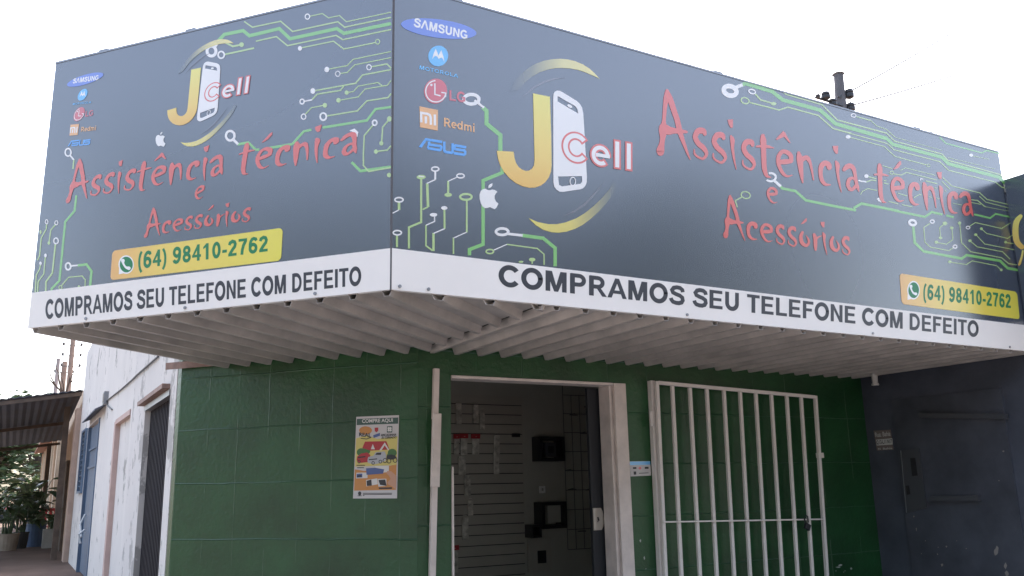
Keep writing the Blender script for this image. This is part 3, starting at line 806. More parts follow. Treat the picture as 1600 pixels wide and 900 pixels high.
def circuits(t, plane, items, off):
    """items: crop, list of (kind, ...) where 'g' thick green, 'n' thin trace, 'w' white trace, 'R' ring, 'B' blob (colour letter)"""
    cs = {k: Cut(plane, off + d) for k, d in (('g', 0), ('n', 0.0010), ('w', 0.0020))}
    for zf, sc, L in items:
        for it in L:
            k = it[0]
            if k in 'gnw': cs[k].line([zf(*p) for p in it[2]], [q / sc for q in it[1]] if isinstance(it[1], list) else it[1] / sc)
            elif k == 'R':
                _, c, x, y, rx, ry, w = it[:7]
                X, Y = zf(x, y); cs[c].ring(X, Y, rx / sc, ry / sc, w / sc, rot=it[7] if len(it) > 7 else 0)
            elif k == 'B':
                _, c, x, y, rx, ry = it
                X, Y = zf(x, y); cs[c].ell(X, Y, rx / sc, ry / sc, n=16)
            elif k == 'A':
                _, c, x, y, rx, ry, w, a0, a1 = it
                X, Y = zf(x, y); cs[c].ring(X, Y, rx / sc, ry / sc, w / sc, a0=a0, a1=a1)
    cs['g'].build('wide_circuit_traces', MT['green'], t)
    cs['n'].build('fine_circuit_traces', MT['thin'], t)
    cs['w'].build('circuit_pads', MT['white'], t)


def maker_logos(t, plane, mp, off):
    """the column of phone makers' marks, drawn in photo pixels of the front fascia"""
    z = Z(620, 10, 7.5)
    c = Cut(plane, off, mp); X, Y = z(490, 262); c.ell(X, Y, 445 / 7.5, 108 / 7.5, 7.4, n=48); o = c.build('royal_blue_oval', MT['blue'], t)
    c = Cut(plane, off + .0008, mp); heavy_text(c, 'S^MSUNG', [z(193, 240), z(823, 390), z(828, 287), z(203, 130)], weight=1.15); c.build('oval_lettering', MT['white'], o)
    c = Cut(plane, off, mp); X, Y = z(484, 582); c.ell(X, Y, 116 / 7.5, 122 / 7.5, 20, n=40); o = c.build('sky_blue_disc', MT['sky'], t)
    c = Cut(plane, off + .0008, mp)
    c.poly([z(*p) for p in [(412, 622), (430, 555), (455, 497), (475, 545), (487, 578), (503, 545), (520, 514), (545, 590), (558, 656), (540, 618), (522, 600), (508, 606), (490, 618), (474, 592), (456, 580), (435, 590)]])
    c.build('bat_wing_mark', MT['white'], o)
    c = Cut(plane, off, mp); heavy_text(c, 'MOTOROLA', [z(262, 735), z(718, 838), z(720, 797), z(266, 690)], weight=0.85); c.build('sky_blue_lettering', MT['sky'], t)
    z = Z(640, 110, 6)
    c = Cut(plane, off, mp); X, Y = z(243, 195); c.ell(X, Y, 108 / 6, 118 / 6, 12, n=44); o = c.build('crimson_disc', MT['lg'], t)
    c = Cut(plane, off + .0008, mp); L = []
    for k in range(25):
        a = radians(-92 - k * 10.6)
        L.append(z(245 + 95 * cos(a), 197 + 100 * sin(a)))
    c.line(L, 11 / 6); c.line([z(336, 250), z(339, 214), z(296, 207)], 11 / 6)
    c.line([z(236, 122), z(236, 226), z(290, 240)], 12 / 6); X, Y = z(203, 138); c.ell(X, Y, 11 / 6, 11 / 6); c.build('face_mark', MT['white'], o)
    c = Cut(plane, off, mp); heavy_text(c, 'LG', [z(372, 283), z(520, 305), z(522, 205), z(372, 182)], weight=1.1); c.build('crimson_lettering', MT['lg'], t)
    c = Cut(plane, off, mp); c.poly([z(*p) for p in [(91, 337), (265, 372), (263, 566), (96, 533)]]); o = c.build('orange_square', MT['orange'], t)
    c = Cut(plane, off + .0008, mp)
    c.line([z(108, 488), z(106, 398), z(165, 408), z(188, 420), z(196, 440), z(198, 510)], 22 / 6); c.line([z(151, 432), z(151, 498)], 22 / 6); c.line([z(235, 414), z(236, 517)], 22 / 6)
    c.build('square_lettering', MT['white'], o)
    c = Cut(plane, off, mp); heavy_text(c, 'Redmi', [z(322, 527), z(608, 583), z(608, 500), z(322, 443)]); c.build('orange_lettering', MT['orange'], t)
    c = Cut(plane, off, mp)
    c.poly([z(*p) for p in [(84, 718), (148, 634), (306, 660), (303, 684), (158, 660), (112, 726)]])
    c.line([z(181, 668), z(181, 688), z(190, 697), z(290, 712), z(296, 722), z(290, 742), z(280, 748), z(168, 730)], 24 / 6)
    c.line([z(168, 730), z(176, 696)], 16 / 6)
    c.line([z(324, 668), z(324, 752), z(336, 765), z(392, 774), z(402, 766), z(402, 684)], 24 / 6)
    c.line([z(530, 722), z(428, 704), z(418, 712), z(420, 732), z(430, 740), z(512, 752), z(520, 762), z(518, 782), z(506, 792), z(412, 776)], 24 / 6)
    c.build('blue_slanted_lettering', MT['asus'], t)

def shop_logo(t, plane, mp, off):
    z = Z(770, 80, 3)
    c = Cut(plane, off, mp); c.poly([z(*p) for p in [(80, 190), (100, 145), (130, 110), (165, 80), (200, 60), (240, 45), (280, 38), (315, 36), (350, 39), (385, 47), (420, 62), (450, 80), (476, 103), (500, 130), (470, 115), (430, 98), (395, 87), (360, 81), (325, 79), (290, 80), (255, 87), (220, 99), (185, 118), (150, 147), (118, 182)]])
    c.build('upper_crescent', MT['cres_a'], t)
    c = Cut(plane, off, mp); c.poly([z(*p) for p in [(168, 783), (210, 801), (260, 811), (300, 811), (340, 803), (390, 784), (430, 760), (470, 728), (510, 690), (548, 645), (566, 610), (580, 630), (560, 675), (530, 715), (500, 748), (460, 785), (420, 815), (385, 833), (345, 846), (310, 851), (275, 849), (235, 837), (200, 815)]])
    c.build('lower_crescent', MT['cres_b'], t)
    c = Cut(plane, off, mp)
    c.line([z(*p) for p in [(140, 214), (190, 172), (240, 145), (290, 130), (340, 124)]], [0.4, 2.2, 3, 2, .3])
    c.line([z(*p) for p in [(330, 772), (380, 752), (430, 718), (480, 665), (518, 616)]], [0.4, 2.2, 3, 2.2, .3])
    c.build('faint_arcs', MT['faint'], t)
    c = Cut(plane, off + .0012, mp); c.poly([z(*p) for p in [(188, 198), (267, 214), (273, 400), (275, 535), (272, 565), (262, 592), (246, 614), (225, 630), (200, 639), (172, 641), (140, 634), (108, 619), (78, 596), (52, 566), (34, 535), (24, 505), (18, 467), (97, 472), (101, 502), (108, 524), (120, 543), (136, 555), (155, 562), (170, 560), (184, 550), (192, 535), (195, 512)]])
    c.build('golden_letter', MT['yellow'], t)
    c = Cut(plane, off + .0018, mp)
    body = [(282, 215), (284, 200), (290, 190), (300, 185), (312, 186), (325, 192), (390, 232), (406, 246), (417, 264), (423, 290), (430, 400), (440, 590), (439, 615), (433, 632), (422, 643), (408, 648), (330, 660), (312, 659), (298, 650), (287, 636), (283, 615)]
    c.poly([z(*p) for p in body], [[z(*p) for p in h] for h in ([(303, 211), (385, 258), (395, 272), (400, 293), (303, 236)], [(305, 588), (417, 586), (417, 612), (410, 622), (325, 634), (310, 628)])])
    X, Y = z(360, 258); c.ell(X, Y, 13 / 3, 6.5 / 3, 30)
    X, Y = z(374, 611); c.ring(X, Y, 13 / 3, 19 / 3, 4.5 / 3)
    c.build('phone_outline', MT['white'], t)
    q = [z(*p) for p in [(325, 513), (649, 563), (649, 428), (325, 372)]]
    c = Cut(plane, off + .0028, mp); heavy_text(c, 'Cell', q, grow=0.036, weight=1.12, track=0.06); o = c.build('red_outline_lettering', MT['red'], t)
    c = Cut(plane, off + .0036, mp); heavy_text(c, 'Cell', q, grow=-0.028, weight=1.12, track=0.06); c.build('white_lettering', MT['white'], o)
def apple(t, plane, zmap, off, mp=None):
    c = Cut(plane, off, mp)
    c.poly([zmap(*p) for p in [(556, 356), (540, 359), (528, 370), (521, 392), (522, 415), (528, 440), (538, 460), (552, 470), (566, 469), (582, 464), (596, 471), (610, 476), (620, 468), (632, 444), (618, 432), (610, 415), (610, 397), (617, 384), (626, 374), (612, 364), (596, 361), (582, 365), (570, 364)]])
    c.poly([zmap(*p) for p in [(573, 353), (573, 340), (583, 329), (597, 324), (597, 337), (588, 349)]])
    c.build('bitten_fruit_mark', MT['white'], t)
def number_plate(t, plane, corners, tq, wc, wr, off):
    """rounded plate with the telephone number; wc, wr: speech bubble centre and radii"""
    q = [plane.uv(*p) for p in corners]                                 # TL TR BR BL
    c = Cut(plane, off)
    H = abs(q[0][1] - q[3][1]); r = H * 0.14
    pts = []
    for k, (sx, sy, a0) in enumerate(((1, -1, 90), (-1, -1, 0), (-1, 1, 270), (1, 1, 180))):
        cx, cy = q[k][0] + sx * r, q[k][1] + sy * r
        arc = [a0 + 90 - i * 18 for i in range(6)] if True else []
        pts += [(cx + r * cos(radians(a)), cy + r * sin(radians(a))) for a in arc]
    c.put(pts, [tuple(range(len(pts)))], raw=True)
    o = c.build('yellow_number_plate', MT['plate'], t)
    c = Cut(plane, off + .0008); heavy_text(c, '(64) 98410-2762', tq, weight=1.15); c.build('green_telephone_number', MT['pgreen'], o)
    X, Y = wc; rx, ry = wr
    c = Cut(plane, off + .0008); c.ell(X, Y, rx, ry); c.poly([(X - rx * .92, Y + ry * .35), (X - rx * .95, Y + ry * 1.05), (X - rx * .1, Y + ry * .9)]); b = c.build('speech_bubble', MT['white'], o)
    c = Cut(plane, off + .0014); c.ell(X + rx * .02, Y, rx * .85, ry * .85); gq = c.build('bubble_fill', MT['pgreen'], o)
    c = Cut(plane, off + .0021); c.brush([(X - rx * .42, Y - ry * .42, rx * .50), (X - rx * .36, Y - ry * .1, rx * .26), (X - rx * .05, Y + ry * .28, rx * .28), (X + rx * .36, Y + ry * .40, rx * .48)]); c.build('handset_mark', MT['white'], o)
def strip_text(t, plane, quad):
    c = Cut(plane, 0.0105); heavy_text(c, 'COMPRAMOS SEU TELEFONE COM DEFEITO', quad, weight=1.16); c.build('charcoal_lettering', MT['ink'], t)

# ---- front fascia
z1, z2, z3, z4, z5, z6 = Z(610, 200, 3.75), Z(1100, 100, 3.75), Z(1330, 180, 5.926), Z(1360, 230, 6.9235), Z(1400, 310, 6.43), Z(1180, 190, 6.9235)
z7, zpx = Z(1120, 290, 7.2727), Z(0, 0, 1)
RIGHT = [
 (z1, 3.75, [('g', 20, [(655, 160), (655, 262), (543, 308), (543, 682), (463, 712), (463, 746)]), ('w', 13, [(492, -162), (548, -118)]), ('g', 24, [(540, -122), (563, -100), (563, -25), (644, 42), (644, 140)]),
   ('A', 'w', 474, -168, 44, 28, 20, 0, 360), ('w', 10, [(515, -160), (520, -145)]),
   ('n', 12, [(180, 290), (180, 552), (108, 582), (108, 706)]), ('B', 'n', 180, 288, 27, 13), ('w', 6, [(165, 282), (195, 286)]),
   ('R', 'w', 262, 241, 21, 12, 9), ('w', 11, [(262, 255), (262, 303)]), ('w', 7, [(262, 303), (213, 325)]), ('n', 15, [(215, 325), (220, 463)]), ('n', 9, [(220, 463), (188, 478)]),
   ('R', 'w', 410, 281, 22, 12, 8), ('w', 6, [(388, 290), (338, 312)]), ('n', 12, [(338, 310), (338, 388)]), ('B', 'n', 338, 392, 22, 12),
   ('R', 'w', 50, 421, 24, 13, 9), ('n', 15, [(50, 436), (50, 480)]), ('w', 6, [(50, 480), (12, 500)]),
   ('R', 'n', 442, 404, 34, 17, 13), ('n', 10, [(447, 424), (447, 612)]), ('w', 6, [(447, 610), (370, 645)]), ('n', 9, [(369, 642), (369, 738)]),
   ('B', 'w', 315, 469, 19, 11), ('n', 11, [(316, 478), (317, 590)]), ('w', 7, [(317, 590), (252, 618)]), ('n', 14, [(252, 615), (252, 721)]),
   ('B', 'w', 252, 509, 22, 11), ('w', 7, [(258, 515), (258, 548), (208, 570)]), ('n', 9, [(208, 568), (208, 690), (246, 718)]),
   ('R', 'w', 40, 614, 24, 13, 9), ('n', 12, [(38, 628), (38, 698)]),
   ('R', 'w', 654, 608, 36, 19, 16), ('w', 15, [(685, 620), (775, 630)]), ('g', 20, [(770, 629), (895, 646), (965, 703), (965, 810)]),
   ('R', 'n', 582, 724, 22, 12, 9), ('w', 6, [(605, 716), (682, 682)]), ('n', 7, [(682, 682), (860, 706), (900, 740), (900, 802)]),
   ('B', 'n', 830, 771, 19, 11), ('n', 8, [(830, 775), (830, 796)]), ('B', 'n', 765, 784, 14, 6)]),
 (z2, 3.75, [('R', 'w', 152, 158, 38, 27, 28, 18), ('w', 20, [(180, 140), (226, 122)]), ('g', 22, [(222, 123), (242, 114), (400, 162), (460, 210), (680, 270), (770, 350), (1066, 436)]),
   ('n', 8, [(460, 160), (480, 178), (690, 238), (780, 328), (1068, 405)]),
   ('R', 'n', 240, 215, 24, 17, 8, 18), ('n', 8, [(268, 226), (440, 270), (490, 253), (670, 302), (755, 378), (863, 407)]),
   ('B', 'w', 844, 427, 15, 11), ('n', 6, [(855, 430), (860, 431)]), ('R', 'w', 281, 162, 20, 12, 8, 18), ('n', 9, [(300, 175), (330, 210), (415, 235)]), ('B', 'n', 408, 233, 16, 10),
   ('R', 'w', 875, 302, 14, 10, 6), ('n', 6, [(888, 307), (970, 330)])]),
 (z3, 5.926, [('g', 30, [(-25, 117), (322, 212), (388, 272), (840, 390), (900, 450), (1370, 575), (1420, 625), (1450, 634)]),
   ('n', 10, [(-28, 72), (325, 165), (400, 240), (840, 360), (895, 418), (1375, 548), (1430, 602)]), ('n', 9, [(-25, 165), (330, 262), (395, 320), (820, 430), (900, 510), (1335, 620), (1390, 665), (1455, 685)]),
   ('n', 8, [(-5, 206), (305, 290), (405, 382), (695, 460)]), ('R', 'n', 714, 466, 15, 12, 6), ('n', 7, [(40, 10), (175, 45), (235, 100), (325, 130), (405, 205)]), ('n', 4, [(405, 205), (840, 326)]),
   ('g', 12, [(818, 202), (875, 260), (1212, 350), (1250, 327), (1405, 362)]), ('B', 'w', 1109, 371, 19, 15), ('n', 5, [(1126, 378), (1275, 408)]), ('n', 4, [(895, 393), (1330, 498)]),
   ('g', 24, [(20, 862), (95, 818), (440, 888)]),
   ('n', 7, [(290, 468), (378, 495)]), ('R', 'n', 374, 533, 17, 14, 7), ('n', 8, [(392, 544), (460, 555), (512, 530), (790, 600)]), ('n', 6, [(455, 514), (502, 488), (775, 556)]), ('n', 9, [(690, 608), (797, 635)]),
   ('n', 7, [(430, 722), (515, 748)]), ('n', 7, [(580, 765), (630, 733), (650, 738)]), ('n', 8, [(345, 798), (435, 822)]), ('n', 8, [(470, 828), (565, 850)]), ('w', 9, [(640, 605), (643, 588), (665, 592)]),
   ('B', 'w', 140, 565, 20, 18), ('n', 10, [(155, 570), (230, 588)]), ('w', 14, [(65, 603), (90, 612), (140, 618)]), ('n', 10, [(135, 620), (190, 600), (230, 608)]), ('n', 8, [(300, 605), (325, 610)]), ('n', 9, [(300, 628), (345, 638)]),
   ('n', 7, [(85, 735), (103, 705), (150, 680), (238, 697)]), ('w', [26 / 1, 20, 3], [(246, 768), (255, 788), (280, 808)]),
   ('n', 8, [(845, 577), (930, 655), (1190, 720), (1255, 780), (1468, 830)]), ('n', 8, [(838, 612), (912, 685)]), ('n', 8, [(1110, 782), (1172, 792), (1230, 842), (1245, 848)]), ('n', 4, [(1245, 848), (1468, 890)]), ('n', 7, [(1185, 750), (1245, 805), (1470, 862)]), ('n', 6, [(1112, 808), (1200, 826)]),
   ('n', 6, [(768, 672), (795, 678)]), ('n', 6, [(865, 695), (880, 708)]), ('n', 5, [(940, 815), (1020, 832)]), ('n', 5, [(790, 768), (815, 775)]), ('n', 6, [(720, 755), (745, 762)])]),
 (z5, 6.43, [('R', 'w', 165, 245, 34, 25, 24, 14), ('g', 26, [(173, 280), (188, 445), (278, 532), (660, 605), (708, 570), (1045, 627), (1122, 702), (1226, 720)]),
   ('g', 22, [(-130, 92), (0, 126), (290, 186), (360, 137), (466, 163)]), ('g', 20, [(505, 172), (580, 188)]), ('g', 18, [(785, 160), (945, 198), (1000, 156), (1160, 190)]),
   ('R', 'w', 362, 233, 20, 16, 13), ('n', 9, [(342, 250), (278, 292), (290, 440), (345, 490), (530, 525), (575, 496)]), ('R', 'w', 591, 485, 19, 16, 13),
   ('B', 'n', 491, 251, 24, 19), ('n', 9, [(480, 262), (438, 292), (446, 392)]), ('B', 'n', 446, 397, 17, 15),
   ('B', 'n', 406, 440, 19, 15), ('n', 9, [(410, 445), (505, 460), (570, 414), (562, 300)]), ('B', 'n', 559, 296, 18, 15),
   ('B', 'n', 637, 248, 16, 16), ('n', 9, [(640, 255), (657, 445), (750, 536), (1060, 596), (1130, 655), (1216, 668)]),
   ('R', 'w', 722, 294, 18, 14, 9), ('n', 8, [(735, 282), (797, 243), (1060, 303), (1145, 248), (1170, 250)]),
   ('B', 'n', 857, 305, 15, 14), ('n', 8, [(862, 310), (910, 352), (1120, 402), (1180, 362)]), ('B', 'n', 800, 365, 17, 14), ('n', 8, [(805, 368), (890, 458), (1185, 516)]),
   ('B', 'n', 742, 425, 17, 14), ('n', 8, [(746, 430), (815, 487), (1070, 536), (1145, 612)]), ('B', 'n', 1100, 440, 15, 13), ('n', 8, [(1105, 445), (1190, 455)]),
   ('B', 'n', 540, 637, 18, 14), ('n', 8, [(545, 640), (705, 665), (765, 628), (1010, 676), (1050, 715)]), ('B', 'n', 1056, 718, 15, 13)]),
 (z6, 6.9235, [('A', 'w', 165, 602, 56, 44, 24, -110, 140), ('w', 30, [(205, 640), (275, 702)]), ('g', 28, [(270, 700), (296, 724), (435, 752), (548, 852), (806, 905), (1090, 960)])]),
 (z7, 7.2727, [('R', 'n', 327, 108, 52, 38, 13, 14), ('n', 13, [(288, 128), (208, 172), (222, 212), (232, 246)])]),
]
front = thing('front_fascia_sign', 'longer navy fascia sign right of the corner, above the doorway, with white bottom strip', 'shop sign', (CX, CY, ZB))
sign_body(front, PR, XR - CX)
cs_ = MB(); cs_.bar((CX - .001, CY + .004, ZB), (CX - .001, CY + .004, ZT), 0.010, 0.010); cs_.build('corner_seam', MT['frame_dark'], front)
circuits(front, PR, RIGHT, 0.0015)
maker_logos(front, PR, PR.uv, 0.0040)
shop_logo(front, PR, PR.uv, 0.0045)
red_words(front, PR, [PR.uv] * 4, 0.0050)
apple(front, PR, Z(610, 200, 3.75), 0.0052)
number_plate(front, PR, [(1405, 427), (1588.5, 456), (1593.5, 499), (1409, 475)], [(1442, 474), (1579.5, 487.5), (1578.5, 459), (1442.5, 442)], (1427, 453.5), (9.8, 14.5), 0.0045)
strip_text(front, PR, [(778.5, 447.5), (1528.5, 527.5), (1528.5, 501.5), (778.5, 412.5)])
screws(front, PR, [(669, 456), (1073, 492), (1363, 521), (1577, 543), (624, 450)])

# ---- chamfer fascia: the same print scaled, traces of its own
zA, zB_, zC, zD4 = Z(40, 60, 3.75), Z(320, 0, 3.75), Z(30, 280, 3.75), Z(320, 240, 3.75)
LEFT = [
 (zB_, 3.75, [('g', 20, [(80, 238), (115, 202), (225, 180), (262, 210), (437, 168), (500, 228), (775, 168), (815, 196), (1092, 138)]), ('R', 'w', 40, 300, 26, 29, 18), ('w', 18, [(58, 276), (84, 240)]),
   ('n', 8, [(232, 127), (280, 160), (445, 125), (515, 185), (780, 128), (820, 160), (1092, 102)]), ('R', 'w', 602, 98, 13, 15, 7), ('n', 6, [(615, 96), (690, 80), (725, 105), (790, 92), (830, 128), (1092, 72)]),
   ('n', 8, [(300, 242), (420, 215), (485, 268), (770, 208), (810, 233), (1092, 173)]), ('B', 'w', 558, 284, 12, 14), ('n', 7, [(570, 280), (755, 242), (815, 288), (1000, 250)]), ('R', 'n', 1013, 245, 12, 14, 6),
   ('R', 'w', 97, 322, 18, 20, 10), ('n', 10, [(116, 320), (290, 282)]), ('n', 11, [(122, 250), (165, 272), (212, 263)]), ('B', 'n', 216, 262, 14, 14),
   ('B', 'w', 716, 408, 14, 16), ('n', 6, [(728, 405), (835, 385), (870, 348), (1092, 302)]), ('R', 'w', 780, 433, 13, 15, 5), ('n', 6, [(793, 431), (835, 425), (880, 380), (1092, 338)]), ('R', 'w', 963, 395, 13, 15, 6), ('n', 8, [(976, 392), (1068, 375), (1092, 400)]),
   ('B', 'w', 634, 534, 14, 17), ('n', 8, [(645, 532), (885, 488), (925, 440), (1092, 408)]), ('R', 'w', 571, 596, 12, 14, 8), ('w', 8, [(584, 594), (630, 585)]), ('n', 8, [(628, 585), (660, 552), (795, 530), (815, 505)]),
   ('B', 'n', 832, 543, 12, 13), ('n', 6, [(840, 542), (872, 536), (900, 505), (1015, 484), (1040, 502)]), ('B', 'n', 784, 588, 13, 14), ('n', 6, [(795, 587), (900, 568), (940, 522), (1070, 500), (1092, 472)]),
   ('R', 'w', 580, 684, 13, 15, 7), ('n', 6, [(588, 672), (625, 632), (695, 618)]), ('B', 'n', 704, 617, 13, 14), ('R', 'w', 695, 684, 18, 21, 10), ('n', 8, [(715, 680), (895, 650), (950, 592), (1075, 572), (1092, 548)]),
   ('g', 14, [(690, 748), (950, 706), (1000, 640), (1092, 627)]), ('g', 13, [(512, 846), (580, 770), (625, 760)]), ('R', 'w', 150, 796, 25, 28, 14), ('w', 15, [(170, 820), (196, 846)]), ('g', 14, [(192, 846), (255, 835), (300, 878), (320, 876)]), ('g', 14, [(375, 868), (512, 845)]),
   ('R', 'w', 996, 720, 13, 15, 9), ('n', 8, [(985, 735), (935, 795), (930, 900), (930, 970), (960, 1005), (1092, 982)]), ('B', 'n', 1082, 697, 14, 16), ('n', 8, [(1075, 707), (1043, 745), (1036, 838)]), ('B', 'n', 1035, 840, 12, 13),
   ('B', 'n', 1003, 888, 12, 13), ('n', 8, [(1010, 887), (1070, 880), (1092, 854)]), ('w', [3, 20, 22, 3], [(850, 766), (874, 764), (890, 780), (894, 802)])]),
 (zD4, 3.75, [('g', 16, [(860, 50), (912, 102), (1092, 78)]), ('B', 'n', 1080, 126, 12, 13)]),
 (zA, 3.75, [('R', 'w', 250, 668, 17, 22, 9), ('w', 10, [(262, 686), (284, 712)]), ('n', 8, [(284, 710), (278, 765)])]),
 (zC, 3.75, [('g', 12, [(335, 95), (325, 185), (270, 250), (236, 595), (190, 642), (190, 676)]), ('R', 'w', 162, 250, 8, 12, 5), ('n', 7, [(161, 262), (160, 290), (130, 345), (120, 450), (108, 475)]),
   ('R', 'w', 219, 256, 9, 12, 5), ('n', 7, [(213, 266), (185, 300), (176, 370)]), ('B', 'n', 175, 374, 8, 10), ('R', 'w', 217, 362, 13, 17, 7), ('n', 9, [(213, 380), (195, 550), (158, 600), (155, 680)]),
   ('B', 'w', 155, 447, 8, 11), ('n', 7, [(154, 455), (145, 555), (112, 600), (107, 684)]), ('B', 'w', 126, 493, 8, 10), ('n', 7, [(126, 500), (120, 527), (101, 562), (95, 660), (105, 684)]),
   ('R', 'w', 288, 511, 15, 20, 10), ('w', 9, [(302, 509), (345, 505)]), ('g', 14, [(342, 506), (395, 499), (424, 540), (413, 650)]), ('R', 'n', 243, 635, 9, 11, 5), ('n', 6, [(249, 624), (290, 575), (370, 567), (388, 590), (385, 655)]),
   ('B', 'n', 351, 632, 8, 10), ('n', 6, [(351, 638), (351, 658)]), ('B', 'n', 126, 310, 6, 12)]),
]
cham = thing('corner_fascia_sign', 'shorter navy fascia sign left of the corner, above the poster, with white bottom strip', 'shop sign', tuple(PC.p(LCH / 2, ZB)))
sign_body(cham, PC, LCH)
circuits(cham, PC, LEFT, 0.0015)
def rl(src, dst):
    f = affine3([PR.uv(*p) for p in src], [PC.uv(*p) for p in dst])
    return lambda x, y: f(*PR.uv(x, y))
maker_logos(cham, PC, rl([(684.5, 87.3), (654.2, 229.7), (728.3, 228.3)], [(129.3, 148), (106.1, 228.5), (141.7, 217.3)]), 0.0040)
shop_logo(cham, PC, rl([(832.7, 146), (871.7, 298.3), (986.7, 221.7)], [(299.2, 109.1), (311.6, 189.7), (391.5, 117)]), 0.0045)
red_words(cham, PC, [rl([(1041.7, 140), (1032, 243), (1342, 299)], [(124.5, 248.5), (106.5, 317), (347.5, 272)]), rl([(1373.7, 255), (1383, 316.5), (1520, 337.5)], [(386, 223), (386, 272), (556.5, 239)]),
                     rl([(1197.8, 292.5), (1199, 305), (1215.5, 312)], [(306, 294.5), (305.5, 304.5), (319, 303)]), rl([(1139.3, 305), (1133.5, 373), (1326, 399)], [(239.5, 325), (227.5, 372), (387.5, 346.5)])], 0.0050)
apple(cham, PC, lambda x, y: (40 + (763 + (x - 521) * .52 + 0) / 3.75, 60 + (548 + (y - 324) * .575) / 3.75), 0.0052)
number_plate(cham, PC, [(176, 392), (442, 356), (439.5, 407), (172.5, 438)], [(216, 427.5), (418.8, 399.5), (418.8, 366.5), (216.5, 392.5)], (197.5, 413.5), (12, 14.5), 0.0045)
strip_text(cham, PC, [(71.5, 499.5), (565, 446.5), (565, 415.5), (72, 468)])
screws(cham, PC, [(135, 500), (493, 459), (290, 482)])

# ---- neighbour's fascia stepping forward at the right end
nsign = thing('neighbour_fascia_sign', 'plain end of the next shop navy fascia sign, stepping forward at the right edge', 'shop sign', (7.12, 3.78, ZB))
ns = MB(); ns.prism([(7.122, 3.99, ZS + 0.05), (7.122, 3.56, ZS + 0.05), (11, 3.56, ZS + 0.05), (11, 3.6, ZS + .05), (7.16, 3.6, ZS + .05), (7.16, 3.99, ZS + .05)], (0, 0, 3.71 - ZS - 0.05)); ns.build('panel', MT['panel'], nsign)
ns = MB(); ns.prism([(7.124, 3.985, ZB), (7.124, 3.562, ZB), (11, 3.562, ZB), (11, 3.6, ZB), (7.16, 3.6, ZB), (7.16, 3.985, ZB)], (0, 0, ZS + 0.046 - ZB)); ns.build('white_strip', MT['strip'], nsign)
c = Cut(PNS, 0.0005)
zz = Z(1300, 180, 3.75)
c.brush([zz(1105, 592, 24) , zz(1082, 625, 34), zz(1075, 680, 36), zz(1084, 740, 34), zz(1112, 772, 30)])
c.build('golden_letter', MT['yellow'], nsign)
c = Cut(PNS, 0.0005); c.brush([zz(1118, 795, 10), zz(1112, 830, 12), zz(1100, 868, 14), zz(1096, 880, 6)]); c.build('lower_crescent', MT['yellow'], nsign)

# ================================================================== security gate folded open against the front wall
GY = WY - 0.085
gate = thing('security_gate', 'white steel bar security gate swung open against the green wall right of the doorway', 'gate', (on_y(1150, 900, GY).x, GY, 0.0))
def gl(ptop, pbot, ztop=None, zbot=0.12, y=GY):
    a, b = on_y(*ptop, y), on_y(*pbot, y)
    d = (b - a); k = (zbot - a.z) / d.z
    b = a + d * k
    if ztop is not None:
        k = (ztop - a.z) / d.z; a = a + d * k
    return a, b
zg = Z(980, 570, 2.728)
LT, LB = zg(125, 70), zg(163, 900)
RTt, RB = zg(801, 132), zg(851, 900)
fl, fb = gl(LT, LB); frt, frb = gl(RTt, RB)
G1 = MB()
NRM = (0, -1, 0)
G1.vbar(fl, fb, 0.030, 0.03, NRM); G1.vbar(frt, frb, 0.030, 0.03, NRM)
up_ = Vector((0, 0, 0.012))
G1.bar(fl - up_ + Vector((0.015, 0, 0)), frt - up_ - Vector((0.015, 0, 0)), 0.03, 0.028, up=(0, 1, 0))
G1.bar(fb + Vector((0.015, 0, .02)), frb + Vector((-0.015, 0, .02)), 0.03, 0.028, up=(0, 1, 0))
G1.build('frame', MT['gate'], gate, bevel=0.003)
tops = [(191, 84), (266, 92), (338, 98), (411, 105), (480, 111), (547, 117), (613, 123), (679, 129), (740, 135)]
bots = [(231, 900), (310, 900), (382, 900), (456, 900), (524, 900), (593, 900), (661, 900), (727, 900), (790, 900)]
for tp, bt in zip(tops, bots):
    a, b = gl(zg(*tp), zg(*bt))
    a.z = fl.z + (frt.z - fl.z) * (a.x - fl.x) / (frt.x - fl.x) - 0.028; b.z += 0.03
    MB().vbar(a, b, 0.030, 0.024, NRM).build('bar', MT['gate'], gate, bevel=0.003)
ra, rb = on_y(*zg(150, 670), GY - 0.018), on_y(*zg(833, 658), GY - 0.018)
MB().bar(ra, rb, 0.012, 0.03, up=(0, 1, 0)).build('middle_rail', MT['gate'], gate, bevel=0.003)
hz = MB()
pa, pb = gl(zg(102, 68), zg(144, 900), y=WY - 0.03)
hz.vbar(pa, pb, 0.045, 0.05, NRM)
pa2, pb2 = gl(zg(112, 66), zg(152, 900), y=WY - 0.055)
hz.build('hinge_post', MT['gate'], gate, bevel=0.004)
for k in (230,):
    hc = on_y(*zg(103, k), WY - 0.062)
    MB().tube([hc + Vector((0, 0, .06)), hc - Vector((0, 0, .06))], 0.012, 10).build('hinge', MT['gate'], gate)
lt = on_y(*zg(815, 386), GY - 0.01)
MB().box(lt + Vector((0.02, 0, 0)), (0.07, 0.03, 0.045)).build('latch_plate', MT['gate'], gate)

